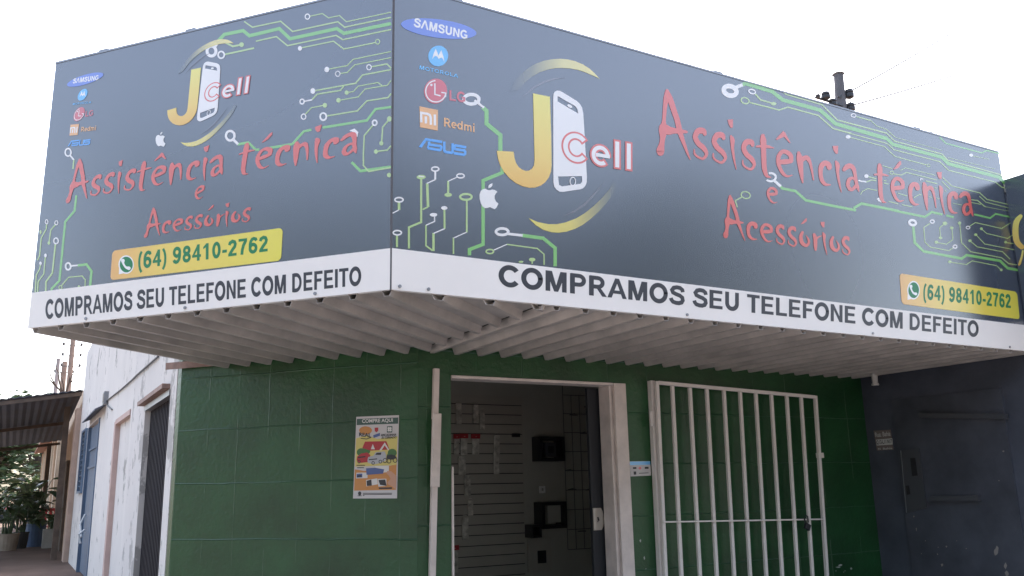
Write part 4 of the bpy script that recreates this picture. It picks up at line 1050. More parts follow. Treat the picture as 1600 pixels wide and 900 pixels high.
pl = thing('padlock', 'small dark padlock hanging on the white gate rail', 'padlock', tuple(on_y(*zg(768, 690), GY - 0.05)))
pc = on_y(*zg(768, 690), GY - 0.05)
b_ = MB(); b_.box(pc, (0.058, 0.028, 0.055), M=Matrix.Rotation(radians(28), 3, 'Y')); b_.build('body', MT['black'], pl, bevel=0.006)
sp = [pc + Vector((-0.02 + 0.0, 0, 0.03)), pc + Vector((-0.03, 0, 0.075)), pc + Vector((-0.01, 0, 0.098)), pc + Vector((0.015, 0, 0.085)), pc + Vector((0.016, 0, 0.035))]
MB().tube(sp, 0.006).build('shackle', MT['dark_metal'], pl)

# post on the left of the doorway (the gate's lock side)
gp = thing('gate_post', 'pale flat steel gate post with an overlapping cover piece left of the doorway', 'post', (2.6, WY - 0.02, 0))
def pst(name, t1, b1, w, d, z0=None, y=WY - 0.02):
    a, b = on_y(*t1, y), on_y(*b1, y)
    if z0 is not None:
        k = (z0 - a.z) / (b.z - a.z); b = a + (b - a) * k
    MB().vbar(a, b, w, d, NRM).build(name, MT['cream'], gp, bevel=0.003)
pst('upper_strip', (681.5, 576), (679.5, 655), 0.042, 0.035)
pst('lower_strip', (680.5, 655), (675, 900), 0.044, 0.034, 0.0)
pst('cover_piece', (682.5, 646), (679.5, 761), 0.062, 0.03, y=WY - 0.055)

# ================================================================== poster and card sticker on the wall
zp = Z(540, 640, 6)
po = thing('lottery_poster', 'printed paper poster headed COMPRE AQUI pasted on the green corner wall', 'poster', tuple(PV.p(*PV.uv(588, 779))))
PMT = {k: mat('print_' + k, c, rough=0.5) for k, c in dict(head=(0.05, 0.10, 0.085), yellow=(0.62, 0.52, 0.16), orange=(0.55, 0.24, 0.07), red=(0.42, 0.03, 0.04), grey=(0.42, 0.43, 0.46), black=(0.03, 0.03, 0.035), green=(0.06, 0.16, 0.05), skin=(0.55, 0.30, 0.20), pale=(0.66, 0.64, 0.62), blue=(0.08, 0.12, 0.30)).items()}
def pp(name, key, off, fn):
    c = Cut(PV, off); fn(c); return c.build(name, PMT[key] if key in PMT else MT[key], po)
sheet_ = MB(); qs = [PV.p(*PV.uv(*zp(*q)), 0.0015) for q in [(103, 68), (503, 52), (484, 832), (72, 833)]]
sheet_.prism(qs, PV.n * 0.002); sheet_.build('paper', MT['paper'], po)
O = 0.0042
pp('heading_band', 'head', O, lambda c: c.poly([zp(*q) for q in [(108, 88), (497, 74), (494, 132), (106, 146)]]))
pp('heading_lettering', 'pale', O + .0006, lambda c: c.text('COMPRE AQUI', [zp(*q) for q in [(157, 132), (446, 122), (446, 82), (158, 90)]], 0.02))
pp('yellow_ground', 'yellow', O, lambda c: c.poly([zp(*q) for q in [(102, 270), (200, 240), (300, 275), (490, 250), (482, 520), (90, 535)]]))
pp('orange_ground', 'orange', O, lambda c: c.poly([zp(*q) for q in [(90, 560), (180, 575), (300, 545), (480, 515), (476, 752), (82, 760)]]))
pp('sun_emblem', 'orange', O + .0006, lambda c: c.ell(*zp(190, 195), 60 / 6, 38 / 6))
pp('emblem_lettering', 'black', O + .0012, lambda c: c.text('REAL', [zp(*q) for q in [(130, 250), (243, 262), (243, 222), (130, 215)]], 0.03))
pp('emblem_swoosh', 'black', O + .0012, lambda c: c.line([zp(*q) for q in [(145, 270), (200, 276), (240, 262)]], 1.2))
pp('shield_emblem', 'red', O + .0006, lambda c: c.poly([zp(*q) for q in [(275, 170), (310, 168), (308, 200), (292, 215), (276, 200)]]))
pp('slanted_tag', 'blue', O + .0006, lambda c: c.poly([zp(*q) for q in [(262, 240), (325, 218), (325, 245), (265, 268)]]))
pp('clover_square', 'head', O + .0006, lambda c: c.poly([zp(*q) for q in [(391, 157), (442, 155), (440, 215), (390, 216)]]))
pp('clover', 'pale', O + .0012, lambda c: [c.ell(*zp(416 + a, 185 + b), 11 / 6, 11 / 6, n=12) for a, b in ((-9, -10), (9, -10), (-9, 10), (9, 10))])
pp('title_lettering', 'black', O + .0012, lambda c: (c.text('RISCADINHA', [zp(*q) for q in [(336, 252), (478, 246), (482, 224), (340, 228)]], 0.03), c.text('do CERRADO', [zp(*q) for q in [(338, 276), (478, 270), (482, 250), (342, 254)]], 0.03)))
pp('trees_print', 'green', O + .0004, lambda c: [c.ell(*zp(x, y), r / 6, r / 6 * .9) for x, y, r in ((150, 400, 42), (195, 385, 40), (440, 405, 42), (420, 430, 30))])
pp('house_print', 'red', O + .0008, lambda c: (c.poly([zp(*q) for q in [(160, 360), (185, 300), (385, 296), (415, 375), (240, 385)]])))
pp('house_gables', 'pale', O + .0012, lambda c: (c.poly([zp(*q) for q in [(240, 372), (258, 322), (278, 372)]]), c.poly([zp(*q) for q in [(320, 382), (370, 308), (412, 375), (400, 380), (370, 335), (340, 382)]])))
pp('red_car_print', 'red', O + .0013, lambda c: c.poly([zp(*q) for q in [(108, 470), (112, 440), (150, 412), (205, 402), (235, 425), (228, 490), (150, 500), (115, 492)]]))
pp('silver_car_print', 'grey', O + .0017, lambda c: c.poly([zp(*q) for q in [(208, 480), (215, 445), (265, 432), (285, 400), (370, 392), (385, 430), (378, 480), (330, 500), (270, 514), (215, 500)]]))
pp('dark_shapes_print', 'black', O + .0021, lambda c: ([c.ring(*zp(x, y), r / 6, r / 6 * 1.1, 1.1) for x, y, r in ((373, 478, 18), (410, 482, 18), (468, 475, 18), (330, 488, 13), (262, 500, 12), (130, 488, 12))],
   c.poly([zp(*q) for q in [(386, 460), (390, 430), (430, 420), (470, 430), (484, 455), (440, 470)]]), c.poly([zp(*q) for q in [(282, 425), (294, 405), (340, 402), (335, 424)]]), c.line([zp(222, 470), zp(300, 462)], 1.6), c.line([zp(120, 450), zp(190, 440)], 2)))
pp('ticket_prints', 'pale', O + .0008, lambda c: [c.poly([zp(*q) for q in Q]) for Q in ([(280, 528), (410, 525), (408, 585), (360, 590), (285, 560)], [(105, 592), (210, 590), (208, 642), (100, 645)], [(195, 660), (300, 645), (305, 700), (198, 720)], [(305, 650), (385, 648), (388, 715), (310, 722)])])
pp('ticket_pictures', 'blue', O + .0014, lambda c: [c.poly([zp(*q) for q in Q]) for Q in ([(195, 550), (280, 545), (365, 560), (355, 600), (200, 612)], [(108, 602), (160, 600), (160, 636), (106, 638)])])
pp('ticket_cars', 'black', O + .0014, lambda c: [c.poly([zp(*q) for q in Q]) for Q in ([(312, 660), (375, 655), (388, 715), (325, 705)], [(200, 668), (245, 655), (250, 712), (204, 716)], [(112, 616), (150, 612), (158, 630), (112, 634)])])
pp('hand_print', 'skin', O + .0010, lambda c: c.poly([zp(*q) for q in [(480, 620), (455, 600), (430, 578), (395, 575), (385, 595), (410, 620), (425, 650), (395, 680), (400, 700), (440, 720), (477, 752)]]))
pp('small_print', 'black', O + .0004, lambda c: ([c.line([zp(165, y), zp(x2, y)], 1.0) for y, x2 in ((784, 438), (795, 436), (806, 180))], c.ell(*zp(135, 786), 2.6, 3.2), c.line([zp(115, 808), zp(155, 808)], .9),
   c.line([zp(105, 522), zp(185, 522)], 1.3), c.line([zp(112, 545), zp(175, 545)], 1.3), c.line([zp(315, 738), zp(438, 735)], 2.6)))

zs_ = Z(980, 570, 2.728)
PGS = Plane((WX, WY, 0), (1, 0, 0), (0, -1, 0))
stk = thing('card_sticker', 'small white sticker with a blue top band of payment card marks beside the doorway', 'sticker', tuple(PGS.p(*PGS.uv(1000, 744))))
s_ = MB(); s_.prism([PGS.p(*PGS.uv(*q), 0.001) for q in [(983.5, 721), (1015.5, 720.5), (1017, 743), (985, 744.5)]], PGS.n * 0.002); s_.build('paper', MT['paper'], stk)
c = Cut(PGS, 0.0036); c.poly([(983.7, 721.3), (1015.4, 720.8), (1015.8, 726), (984, 727)]); c.build('blue_band', MT['sky'], stk)
c = Cut(PGS, 0.0036); c.ell(999.5, 731.5, 2.3, 2.2); c.build('red_disc', MT['lg'], stk)
c = Cut(PGS, 0.0036); c.poly([(988.5, 730), (994, 729.8), (994, 732.6), (988.6, 732.8)]); c.poly([(1007, 729.5), (1013, 729.3), (1013, 732.5), (1007, 732.7)]); c.poly([(989.5, 736.8), (993.5, 736.6), (993.8, 741.5), (990, 741.8)]); c.line([(998, 739.5), (1013, 738.8)], 1.0); c.build('dark_marks', PMT['black'], stk)

# ================================================================== things inside the doorway
YB = 8.02
sl = thing('slat_board', 'pale grooved slat board on the back wall seen through the doorway', 'display board', (on_y(755, 800, YB).x, YB, 0.3))
xa, xb = on_y(690, 700, YB).x, on_y(816, 700, YB).x
mb = MB()
zt_ = on_y(740, 616, YB).z
for k in range(19):
    z0 = zt_ - (k + 1) * 0.1005
    mb.box(((xa + xb) / 2, YB - 0.012, z0 + 0.0455), (xb - xa, 0.022, 0.091))
mb.build('slats', MT['slat'], sl)
mb = MB(); mb.box(((xa + xb) / 2, YB - 0.0005, zt_ - 0.97), (xb - xa, 0.004, 1.92)); mb.build('groove_back', MT['dark_metal'], sl)
zi = Z(680, 570, 2.728)
ITEMS = [(122, 350, 26, 70, 'fourth'), (172, 350, 28, 68, ''), (114, 430, 28, 76, ''), (137, 515, 24, 84, ''), (128, 697, 24, 88, ''), (262, 340, 22, 80, ''), (260, 420, 22, 90, ''), (82, 840, 26, 90, ''), (100, 210, 22, 90, ''), (172, 210, 22, 80, ''), (90, 350, 18, 66, ''), (200, 240, 20, 74, ''), (344, 300, 34, 16, ''), (150, 610, 20, 60, '')]
IL = ['clear blister pack under a red card, left of its red-topped neighbour on the slat board', 'clear blister pack under a red card, right of its red-topped neighbour on the slat board', 'clear accessory pack directly below the left red-topped pack', 'clear accessory pack hanging at mid height on the slat board', 'single clear accessory pack alone low on the slat board',
      'upper of two dim packs hanging right of the red-topped packs', 'lower of two dim packs hanging right of the red-topped packs', 'grey pack with red top lowest at the left doorway edge', 'dim pack high on the slat board nearest the left doorway edge', 'dim pack high on the slat board, right of another dim pack',
      'narrow pack left of the two red-topped packs on the slat board', 'narrow pack between the upper packs and the cube shelves', 'small dark flat pack at the right end of the slat board', 'slim pack low on the slat board just above the single lone pack']
for (x, y, w_, h_, _), lab in zip(ITEMS, IL):
    c0 = on_y(*zi(x, y), YB - 0.05); sc = 7.9 / FPX / 2.728 * 1.12
    t = thing('hanging_pack', lab, 'accessory pack', tuple(c0), 'accessory packs on the slat board')
    mb = MB(); mb.box(c0, (w_ * sc * 1.15, 0.022, h_ * sc)); mb.build('blister', MT['black'] if y == 300 else MT['plastic_clear'], t, bevel=0.004)
    if y in (350, 840):
        mb = MB(); mb.box(c0 + Vector((0, -0.004, h_ * sc / 2 + 0.025)), (w_ * sc * 1.5, 0.012, 0.045)); mb.build('card_top', MT['redplastic'], t)
    MB().tube([c0 + Vector((0, 0.05, h_ * sc / 2 + 0.02)), c0 + Vector((0, -0.03, h_ * sc / 2 + 0.02))], 0.003, 6).build('hook', MT['steel'], t)
def cube_shelf(x0, x1, y0, y1, lab, th=0.035, back=None):
    a, b = on_y(*zi(x0, y0), YB - 0.16), on_y(*zi(x1, y1), YB - 0.16)
    t = thing('cube_shelf', lab, 'wall shelf', (a.x, YB, b.z), 'dark cube shelves on the back wall')
    cx, cz = (a.x + b.x) / 2, (a.z + b.z) / 2; W, H = abs(b.x - a.x), abs(a.z - b.z)
    mb = MB()
    for s in (-1, 1):
        mb.box((cx + s * (W / 2 - th / 2), YB - 0.09, cz), (th, 0.17, H)); mb.box((cx, YB - 0.09, cz + s * (H / 2 - th / 2)), (W - 2 * th - 0.002, 0.17, th))
    mb.build('box_frame', MT['black'], t)
cube_shelf(443, 552, 305, 410, 'upper large dark cube shelf on the inside back wall'); cube_shelf(452, 560, 586, 695, 'lower large dark cube shelf on the inside back wall')
cube_shelf(410, 452, 682, 736, 'small dark cube shelf touching the lower large cube shelf', 0.02)
b0 = on_y(*zi(486, 358), YB - 0.11)
bx = thing('boxed_gadget', 'small boxed gadget standing in the upper dark cube shelf', 'box', tuple(b0))
MB().box(b0 - Vector((0, 0, 0.01)), (0.13, 0.06, 0.15)).build('carton', MT['plate_box'], bx); MB().box(b0 - Vector((0, 0.033, 0.01)), (0.07, 0.004, 0.07)).build('picture', MT['black'], bx)
b0 = on_y(*zi(505, 632), YB - 0.1)
bx = thing('framed_card', 'pale card standing inside the lower dark cube shelf', 'card', tuple(b0)); MB().box(b0, (0.16, 0.02, 0.19)).build('card', MT['int_wall'], bx)
b0 = on_y(*zi(452, 818), YB - 0.02); MBx = thing('meter_panel', 'pale wall panel with a small dark window, low on the inside wall', 'panel', tuple(b0))
MB().box(b0 + Vector((-0.02, 0.005, 0.02)), (0.28, 0.03, 0.34)).build('panel_face', MT['slat'], MBx); MB().box(b0 + Vector((0, -0.014, 0)), (0.10, 0.012, 0.125)).build('dark_window', MT['black'], MBx)
b0 = on_y(*zi(456, 532), YB - 0.01); so = thing('wall_socket', 'small white power socket on the inside back wall between the cube shelves', 'socket', tuple(b0))
MB().box(b0, (0.075, 0.014, 0.075)).build('plate', MT['white'], so, bevel=0.004); MB().box(b0 - Vector((0, 0.008, 0)), (0.02, 0.004, 0.03)).build('outlet', MT['int_wall'], so)
gx0, gx1 = on_y(882, 700, 7.95).x, on_y(945, 700, 7.95).x
gd = thing('wire_grid', 'dark wire grid display panel beside the door leaf inside the shop', 'display grid', (gx0, 7.95, 0.4))
zt2, zb2 = on_y(900, 618, 7.95).z, on_y(900, 858, 7.95).z
mb = MB()
for k in range(6):
    xx = gx0 + (gx1 - gx0) * k / 5; mb.tube([(xx, 7.95, zb2), (xx, 7.95, zt2 + (.1 if k == 0 else 0))], 0.004, 5)
for k in range(9):
    zz_ = zb2 + k * (zt2 - zb2) / 8; mb.tube([(gx0, 7.942, zz_), (gx1, 7.942, zz_)], 0.004, 5)
rg = random.Random(9)
for k in range(12):
    xx = gx0 + (gx1 - gx0) * rg.random(); zz_ = zb2 + (zt2 - zb2) * rg.random(); mb.tube([(xx, 7.94, zz_), (xx, 7.84, zz_ + .01)], 0.005, 5); mb.tube([(xx, 7.935, zz_), (xx + .1, 7.935, zz_)], 0.006, 5)
mb.build('wires', mat('grey_wire', (0.09, 0.09, 0.095), rough=0.5), gd)

# ================================================================== navy neighbouring building on the right
nb = thing('navy_building', 'dark navy building wall with a steel door closing the right end of the canopy', 'building', (7.3, 5.0, 0))
ND0, ND1 = 5.7 - 5.37, 5.7 - 4.30
w = wall_grid(MB(), PN, -0.06, 1.80, 0.0, 3.6, [], 0.16); w.build('side_wall', MT['navywall'], nb)
w = MB(); w.box((9.2, 3.985, 1.8), (3.74, 0.16, 3.6)); w.build('front_wall', MT['navywall'], nb)
w = MB(); w.box((9.2, 8.2, 3.66), (4.1, 8.6, 0.1)); w.build('roof', MT['kerb'], nb)
d_ = MB(); d_.box((7.166, (5.37 + 4.30) / 2, 1.0), (0.028, 1.06, 1.94))
dr = d_.build('steel_door', MT['navydoor'], nb)
for (x1, y1, x2, y2) in ((1438, 649, 1573, 650.5), (1455, 779, 1531, 778)):
    a, b = on_x(x1, y1, 7.13), on_x(x2, y2, 7.13)
    MB().bar(a, b, 0.05, 0.045).build('door_brace', MT['plate_box'], dr)
lk = MB(); ps = [on_x(*zq, 7.151) for zq in [(1407, 704), (1437, 701), (1449, 793), (1417, 801)]]
lk.prism(ps, (-0.012, 0, 0)); lk.build('lock_plate', MT['plate_box'], dr)
lk = MB()
for q in ([(1423, 716), (1430, 715.5), (1434, 743), (1426, 744)], [(1416, 759), (1420.5, 758.5), (1422.5, 772.5), (1418, 773.5)]):
    lk.prism([on_x(*p, 7.1385) for p in q], (-0.008, 0, 0))
lk.build('keyhole_cover', MT['black'], dr)
ed = MB(); ed.bar(on_x(1407.5, 704, 7.138), on_x(1416.5, 801, 7.138), 0.006, 0.006); ed.build('bright_edge', MT['alu'], dr)
chips = Cut(Plane((7.151, 5.7, 0), (0, -1, 0), (-1, 0, 0)), 0.0012)
rr = random.Random(4)
for (x, y, rx, ry) in [(1557, 861, 4, 7.5), (1571, 884, 2.5, 5), (1573, 896, 3, 5), (1428, 807, 1, 1.7), (1432, 827, .9, 2.6), (1561, 751, 1.6, .9), (1568, 705, 1.8, 1.4), (1472, 883, 1.8, 2.6), (1479, 854, 1.3, 1.2), (1465, 866, 1, 1.6), (1510, 857, 1, .8), (1446, 845, .8, .8), (1440, 865, .7, .8), (1342, 597, .7, 1.2), (1356, 740, .6, 1.2), (1359, 776, .5, 1.1), (1466, 855, 1, .7), (1495, 845, 1, .6)]:
    n_ = 9; chips.poly([(x + rx * cos(2 * pi * i / n_) * rr.uniform(.55, 1.2), y + ry * sin(2 * pi * i / n_) * rr.uniform(.55, 1.2)) for i in range(n_)])
chips.build('flaked_paint', mat('bare_render', (0.26, 0.24, 0.22), rough=0.9), nb)
chips = Cut(PW, 0.0012)
for (x, y, rx, ry) in [(1313, 883, 3, 1.4), (1310, 886, 4.5, 1.1), (1330, 888, 1.8, 1.8), (1320, 892, 1, .8), (1306, 892, 1, .8), (1000.5, 845, 1.2, 2.2), (1006.5, 872, 1.1, 3.2), (1009, 889, .9, 1), (1318, 894, .8, .7)]:
    n_ = 9; chips.poly([(x + rx * cos(2 * pi * i / n_) * rr.uniform(.55, 1.2), y + ry * sin(2 * pi * i / n_) * rr.uniform(.55, 1.2)) for i in range(n_)])
chips.build('flaked_paint', mat('bare_plaster', (0.34, 0.36, 0.33), rough=0.9), shop)
ap = thing('address_plate', 'small brown address plate on the navy wall beside the steel door', 'sign', tuple(on_x(1380, 702, 7.16)))
mb = MB(); mb.prism([on_x(*p, 7.168) for p in [(1365.5, 673), (1392, 671.5), (1396, 702.5), (1371, 704)]], (-0.006, 0, 0)); mb.build('board', MT['brown'], ap)
PA = Plane((7.162, 5.7, 0), (0, -1, 0), (-1, 0, 0))
c = Cut(PA, 0.001); c.text('Rua: Bahia', [(1368, 683), (1391.5, 681), (1391, 673.5), (1367, 676)], 0.01); c.poly([(1368.8, 687), (1394.3, 684.8), (1395, 694.5), (1370, 696.2)]); c.text('N', [(1372.5, 703), (1376, 702.6), (1375.4, 699.6), (1372, 700)], 0.02); c.text('Bahia', [(1380, 702.7), (1394.5, 701.6), (1394, 698.6), (1379.6, 699.6)], 0.01)
c.build('pale_lettering', MT['lampwhite'], ap)
c = Cut(PA, 0.0018); c.text('Q.12-L.11 N17', [(1370, 695.3), (1394, 693.6), (1393.6, 686), (1369.6, 688)], 0.03); c.build('dark_lettering', PMT['black'], ap)
pipe = thing('pipe_stub', 'short milky plastic pipe stub hanging from the soffit beside the navy wall', 'pipe', tuple(on_z(1366, 584, ZB)))
q0 = on_y(1366, 584, 5.45); q1 = on_y(1367.5, 599, 5.45)
MB().tube([(q0.x, q0.y, ZB + 0.02), (q1.x, q1.y, q1.z)], 0.030, 12, 0.026).build('tube', MT['lampwhite'], pipe)
MB().tube([(q1.x, q1.y, q1.z - 0.002), (q1.x, q1.y, q1.z - 0.02)], 0.034, 12).build('collar', MT['lampwhite'], pipe)

# ================================================================== white house along the side street
wh = thing('white_house', 'long white limewashed house wall with peeling paint along the side street', 'house', (XW, 13, 0))
Y = lambda y: 30 - y
holes = [(Y(9.33), Y(7.72), 0.0, 2.11), (Y(17.05), Y(14.75), 0.0, 2.44), (Y(18.35), Y(17.35), 1.32, 2.42), (Y(12.35), Y(10.6), 0.0, 2.20)]
w = wall_grid(MB(), PX, Y(19.6), Y(10.45), 0.0, 4.12, holes, 0.22); w.build('wall', MT['limewash'], wh)
w = wall_grid(MB(), PX, Y(10.45), Y(7.40), 0.0, 3.7, holes, 0.22); w.build('worn_wall', MT['limewash2'], wh)
w = MB(); w.prism([(XW + 0.23, 9.4, 3.55), (XW + 0.23, 19.58, 3.55), (7, 19.58, 3.55), (7, 12.1, 3.55), (2.2, 12.1, 3.55)], (0, 0, .1)); w.build('roof', MT['tile'], wh)
w = MB(); w.box((4.1, 19.6 - .11, 2.0), (5.6, 0.2, 4.0)); w.build('end_wall', MT['limewash'], wh)
# closed shutter gate next to the green corner
sg = MB()
yy = 7.74
while yy < 9.31:
    sg.prism([(XW + 0.05, yy, 0.02), (XW + 0.05, yy + 0.045, 0.02), (XW + 0.085, yy + 0.06, 0.02), (XW + 0.085, yy + 0.095, 0.02), (XW + 0.10, yy + 0.095, 0.02), (XW + 0.10, yy, 0.02)], (0, 0, 2.06)); yy += 0.095
sgo = sg.build('ribbed_shutter', MT['grille'], wh)
mb = MB(); mb.box((XW + 0.03, (7.72 + 9.33) / 2, 2.085), (0.08, 1.60, 0.05)); mb.build('shutter_lintel', MT['alu'], sgo)
mb = MB(); mb.box((XW - 0.03, 8.6, 2.14), (0.07, 1.7, 0.04)); mb.build('drip_ledge', MT['rust'], wh)
# bricked-up doorway with a faded pink trim
mb = MB(); mb.box((XW + 0.10, (10.6 + 12.35) / 2, 1.1), (0.1, 1.74, 2.19)); mb.build('blocked_doorway', MT['limewash'], wh)
mb = MB(); mb.box((XW + 0.02, 12.26, 1.09), (0.06, 0.17, 2.17)); mb.box((XW + 0.02, 11.4, 2.165), (0.06, 1.55, 0.06)); mb.build('pink_trim', MT['pink'], wh)
# blue door, two plank leaves with rails
mb = MB()
yy = 14.78
while yy < 17.0:
    mb.box((XW + 0.06, yy + 0.10, 1.21), (0.05, 0.19, 2.38)); yy += 0.2
bd = mb.build('blue_door', MT['bluedoor'], wh)
for z_ in (2.02, 1.72): MB().box((XW + 0.024, 15.9, z_), (0.02, 1.9, 0.035)).build('rail', MT['bluedoor'], bd)
for yy in (14.80, 17.0): MB().box((XW + 0.03, yy, 1.21), (0.09, 0.09, 2.42)).build('door_post', MT['bluedoor'], bd)
mb = MB(); mb.tube([(XW + 0.02, 16.55, 0.95), (XW - 0.05, 16.4, 0.8), (XW - 0.03, 16.2, 0.6)], 0.018, 6); mb.tube([(XW - 0.01, 15.95, 0.72), (XW - 0.09, 15.85, 0.66), (XW - 0.06, 15.8, 0.52)], 0.018, 6); mb.build('handle', MT['lampwhite'], bd)
mb = MB()
mb.prism([(XW - 0.15, 13.9, 2.46), (XW, 13.9, 2.54), (XW, 17.05, 2.56), (XW - 0.12, 17.05, 2.50)], (0, 0, 0.02)); mb.build('tin_hood', MT['tarp'], wh)
mb = MB()
for k in range(11):
    mb.box((XW + 0.02, 17.85, 1.40 + k * 0.095), (0.10, 0.94, 0.012), M=Matrix.Rotation(radians(35), 3, 'Y'))
lv = mb.build('louvre_window', MT['bluedoor'], wh)
mb = MB()
for yy in (17.37, 18.33): mb.box((XW, yy, 1.87), (0.08, 0.045, 1.12))
mb.box((XW, 17.85, 2.42), (0.08, 1.0, 0.04)); mb.box((XW, 17.85, 1.32), (0.08, 1.0, 0.04)); mb.build('window_frame', MT['bluedoor'], lv)
lb = on_x(165, 622, XW - 0.03)
jb = thing('junction_box', 'small grey junction box on the white wall above the blue door', 'junction box', tuple(lb)); MB().box(lb, (0.06, 0.20, 0.18)).build('casing', MT['alu'], jb); MB().box(lb - Vector((0.033, 0, 0)), (0.006, 0.15, 0.13)).build('cover', MT['kerb'], jb)
cbl = MB(); pts = [on_x(*q, XW - 0.015) for q in [(175, 640), (168, 634), (167, 626), (190, 608), (205, 595), (215, 585), (230, 572), (247, 557)]]
cbl.tube(pts, 0.010, 6)
tag(cbl.build('wall_cable', MT['wire'], None), 'thin dark cable running up the white wall from the junction box', 'cable')

# ================================================================== awning and houses further down the street
aw = thing('street_awning', 'dark corrugated lean-to awning over the pavement beyond the white house', 'awning', (-1.0, 24, 0))
y0, y1 = 19.75, 28.0
mb = MB(); n_ = 60
for j, (yy, zl, zr) in enumerate(((y0, 2.62, 3.36), (y1, 2.2, 2.80))):
    for i in range(n_ + 1):
        x = -3.4 + (XW + 0.0 + 3.4) * i / n_; k = i / n_
        mb.v.append(Vector((x, yy, zl + (zr - zl) * k + 0.02 * (i % 2))))
mb.f = [(i, i + 1, n_ + 2 + i, n_ + 1 + i) for i in range(n_)]; mb.closed = False
solid(mb.build('sheet', MT['tarp'], aw), 0.012)
for a, b in (((-3.3, y0 + 0.06, 2.57), (XW - .02, y0 + 0.06, 3.30)), ((-3.3, 24, 2.36), (XW - .02, 24, 3.02)), ((-3.3, y1 - .06, 2.15), (XW - .02, y1 - .06, 2.72))):
    MB().bar(a, b, 0.055, 0.07).build('rafter', MT['wood'], aw)
for yy, zz_ in ((y0 + 0.1, 2.55), (27.9, 2.15)):
    mb = MB(); mb.bar((-3.25, yy, 0), (-3.25, yy, zz_), 0.09); mb.build('post', MT['wood'], aw)
for yy, xx, zz_ in ((20.6, 0.86, 3.1), (27.9, 0.80, 2.65)):
    mb = MB(); mb.bar((xx, yy, 0), (xx, yy, zz_), 0.11); mb.build('post', MT['wood'], aw)

th = thing('tan_house', 'tan rendered house front under the dark awning', 'house', (1.6, 24, 0))
mb = MB(); mb.box((3.6, 24.0, 1.75), (4.9, 8.4, 3.5)); mb.build('wall', MT['tan'], th)
mb = MB(); mb.box((XW + 0.04, 24.2, 1.05), (0.06, 1.0, 2.1)); mb.build('door', MT['wood'], th)
mb = MB(); mb.box((XW + 0.04, 26.6, 1.6), (0.06, 1.3, 1.1)); mb.build('window', MT['shut'], th)
mb = MB(); mb.box((XW - .02, 19.95, 1.5), (0.14, 0.55, 3.0)); mb.build('orange_pilaster', mat('orange_tan', (0.46, 0.33, 0.26), rough=0.8, var=0.15), th)
mb = MB(); mb.prism([(1.2, 20.0, 3.5), (6, 20.0, 3.5), (6, 20.0, 4.6), (3.5, 20.0, 5.6)], (0, .2, 0)); mb.build('gable', MT['sand'], th)
gb = thing('gabled_house', 'cream gabled house rising above the dark awning behind the white wall', 'house', (4.6, 31, 0))
mb = MB(); mb.prism([(2.0, 29.0, 0), (8, 29.0, 0), (8, 29.0, 4.4), (5, 29.0, 8.2), (2.0, 29.0, 4.7)], (0, 0.25, 0)); mb.build('gable_wall', MT['sand'], gb)
mb = MB(); mb.prism([(1.8, 28.9, 4.55), (5, 28.9, 8.35), (5, 28.9, 8.2), (1.9, 28.9, 4.42)], (0, 6, 0)); mb.build('roof', MT['tile'], gb)
fh = thing('pilaster_house', 'far sand coloured house front with tall pilasters and grey shutters', 'house', (1.2, 38, 0))
mb = MB(); mb.box((3.2, 38, 1.6), (3.9, 17.5, 3.2)); mb.build('wall', MT['sand'], fh)
for k in range(8):
    yy = 29.8 + k * 2.3
    mb = MB(); mb.box((1.17, yy, 1.6), (0.22, 0.45, 3.2)); mb.build('pilaster', MT['tan'] if k % 2 else MT['sand'], fh)
for k in range(7):
    mb = MB(); mb.box((1.23, 30.95 + k * 2.3, 1.3), (0.05, 1.2, 1.9)); mb.build('shutter', MT['shut'], fh)
mb = MB(); mb.prism([(0.75, 29.2, 3.22), (5.3, 29.2, 4.3), (5.3, 29.2, 4.4), (0.75, 29.2, 3.32)], (0, 17.6, 0)); mb.build('roof', MT['tile'], fh)

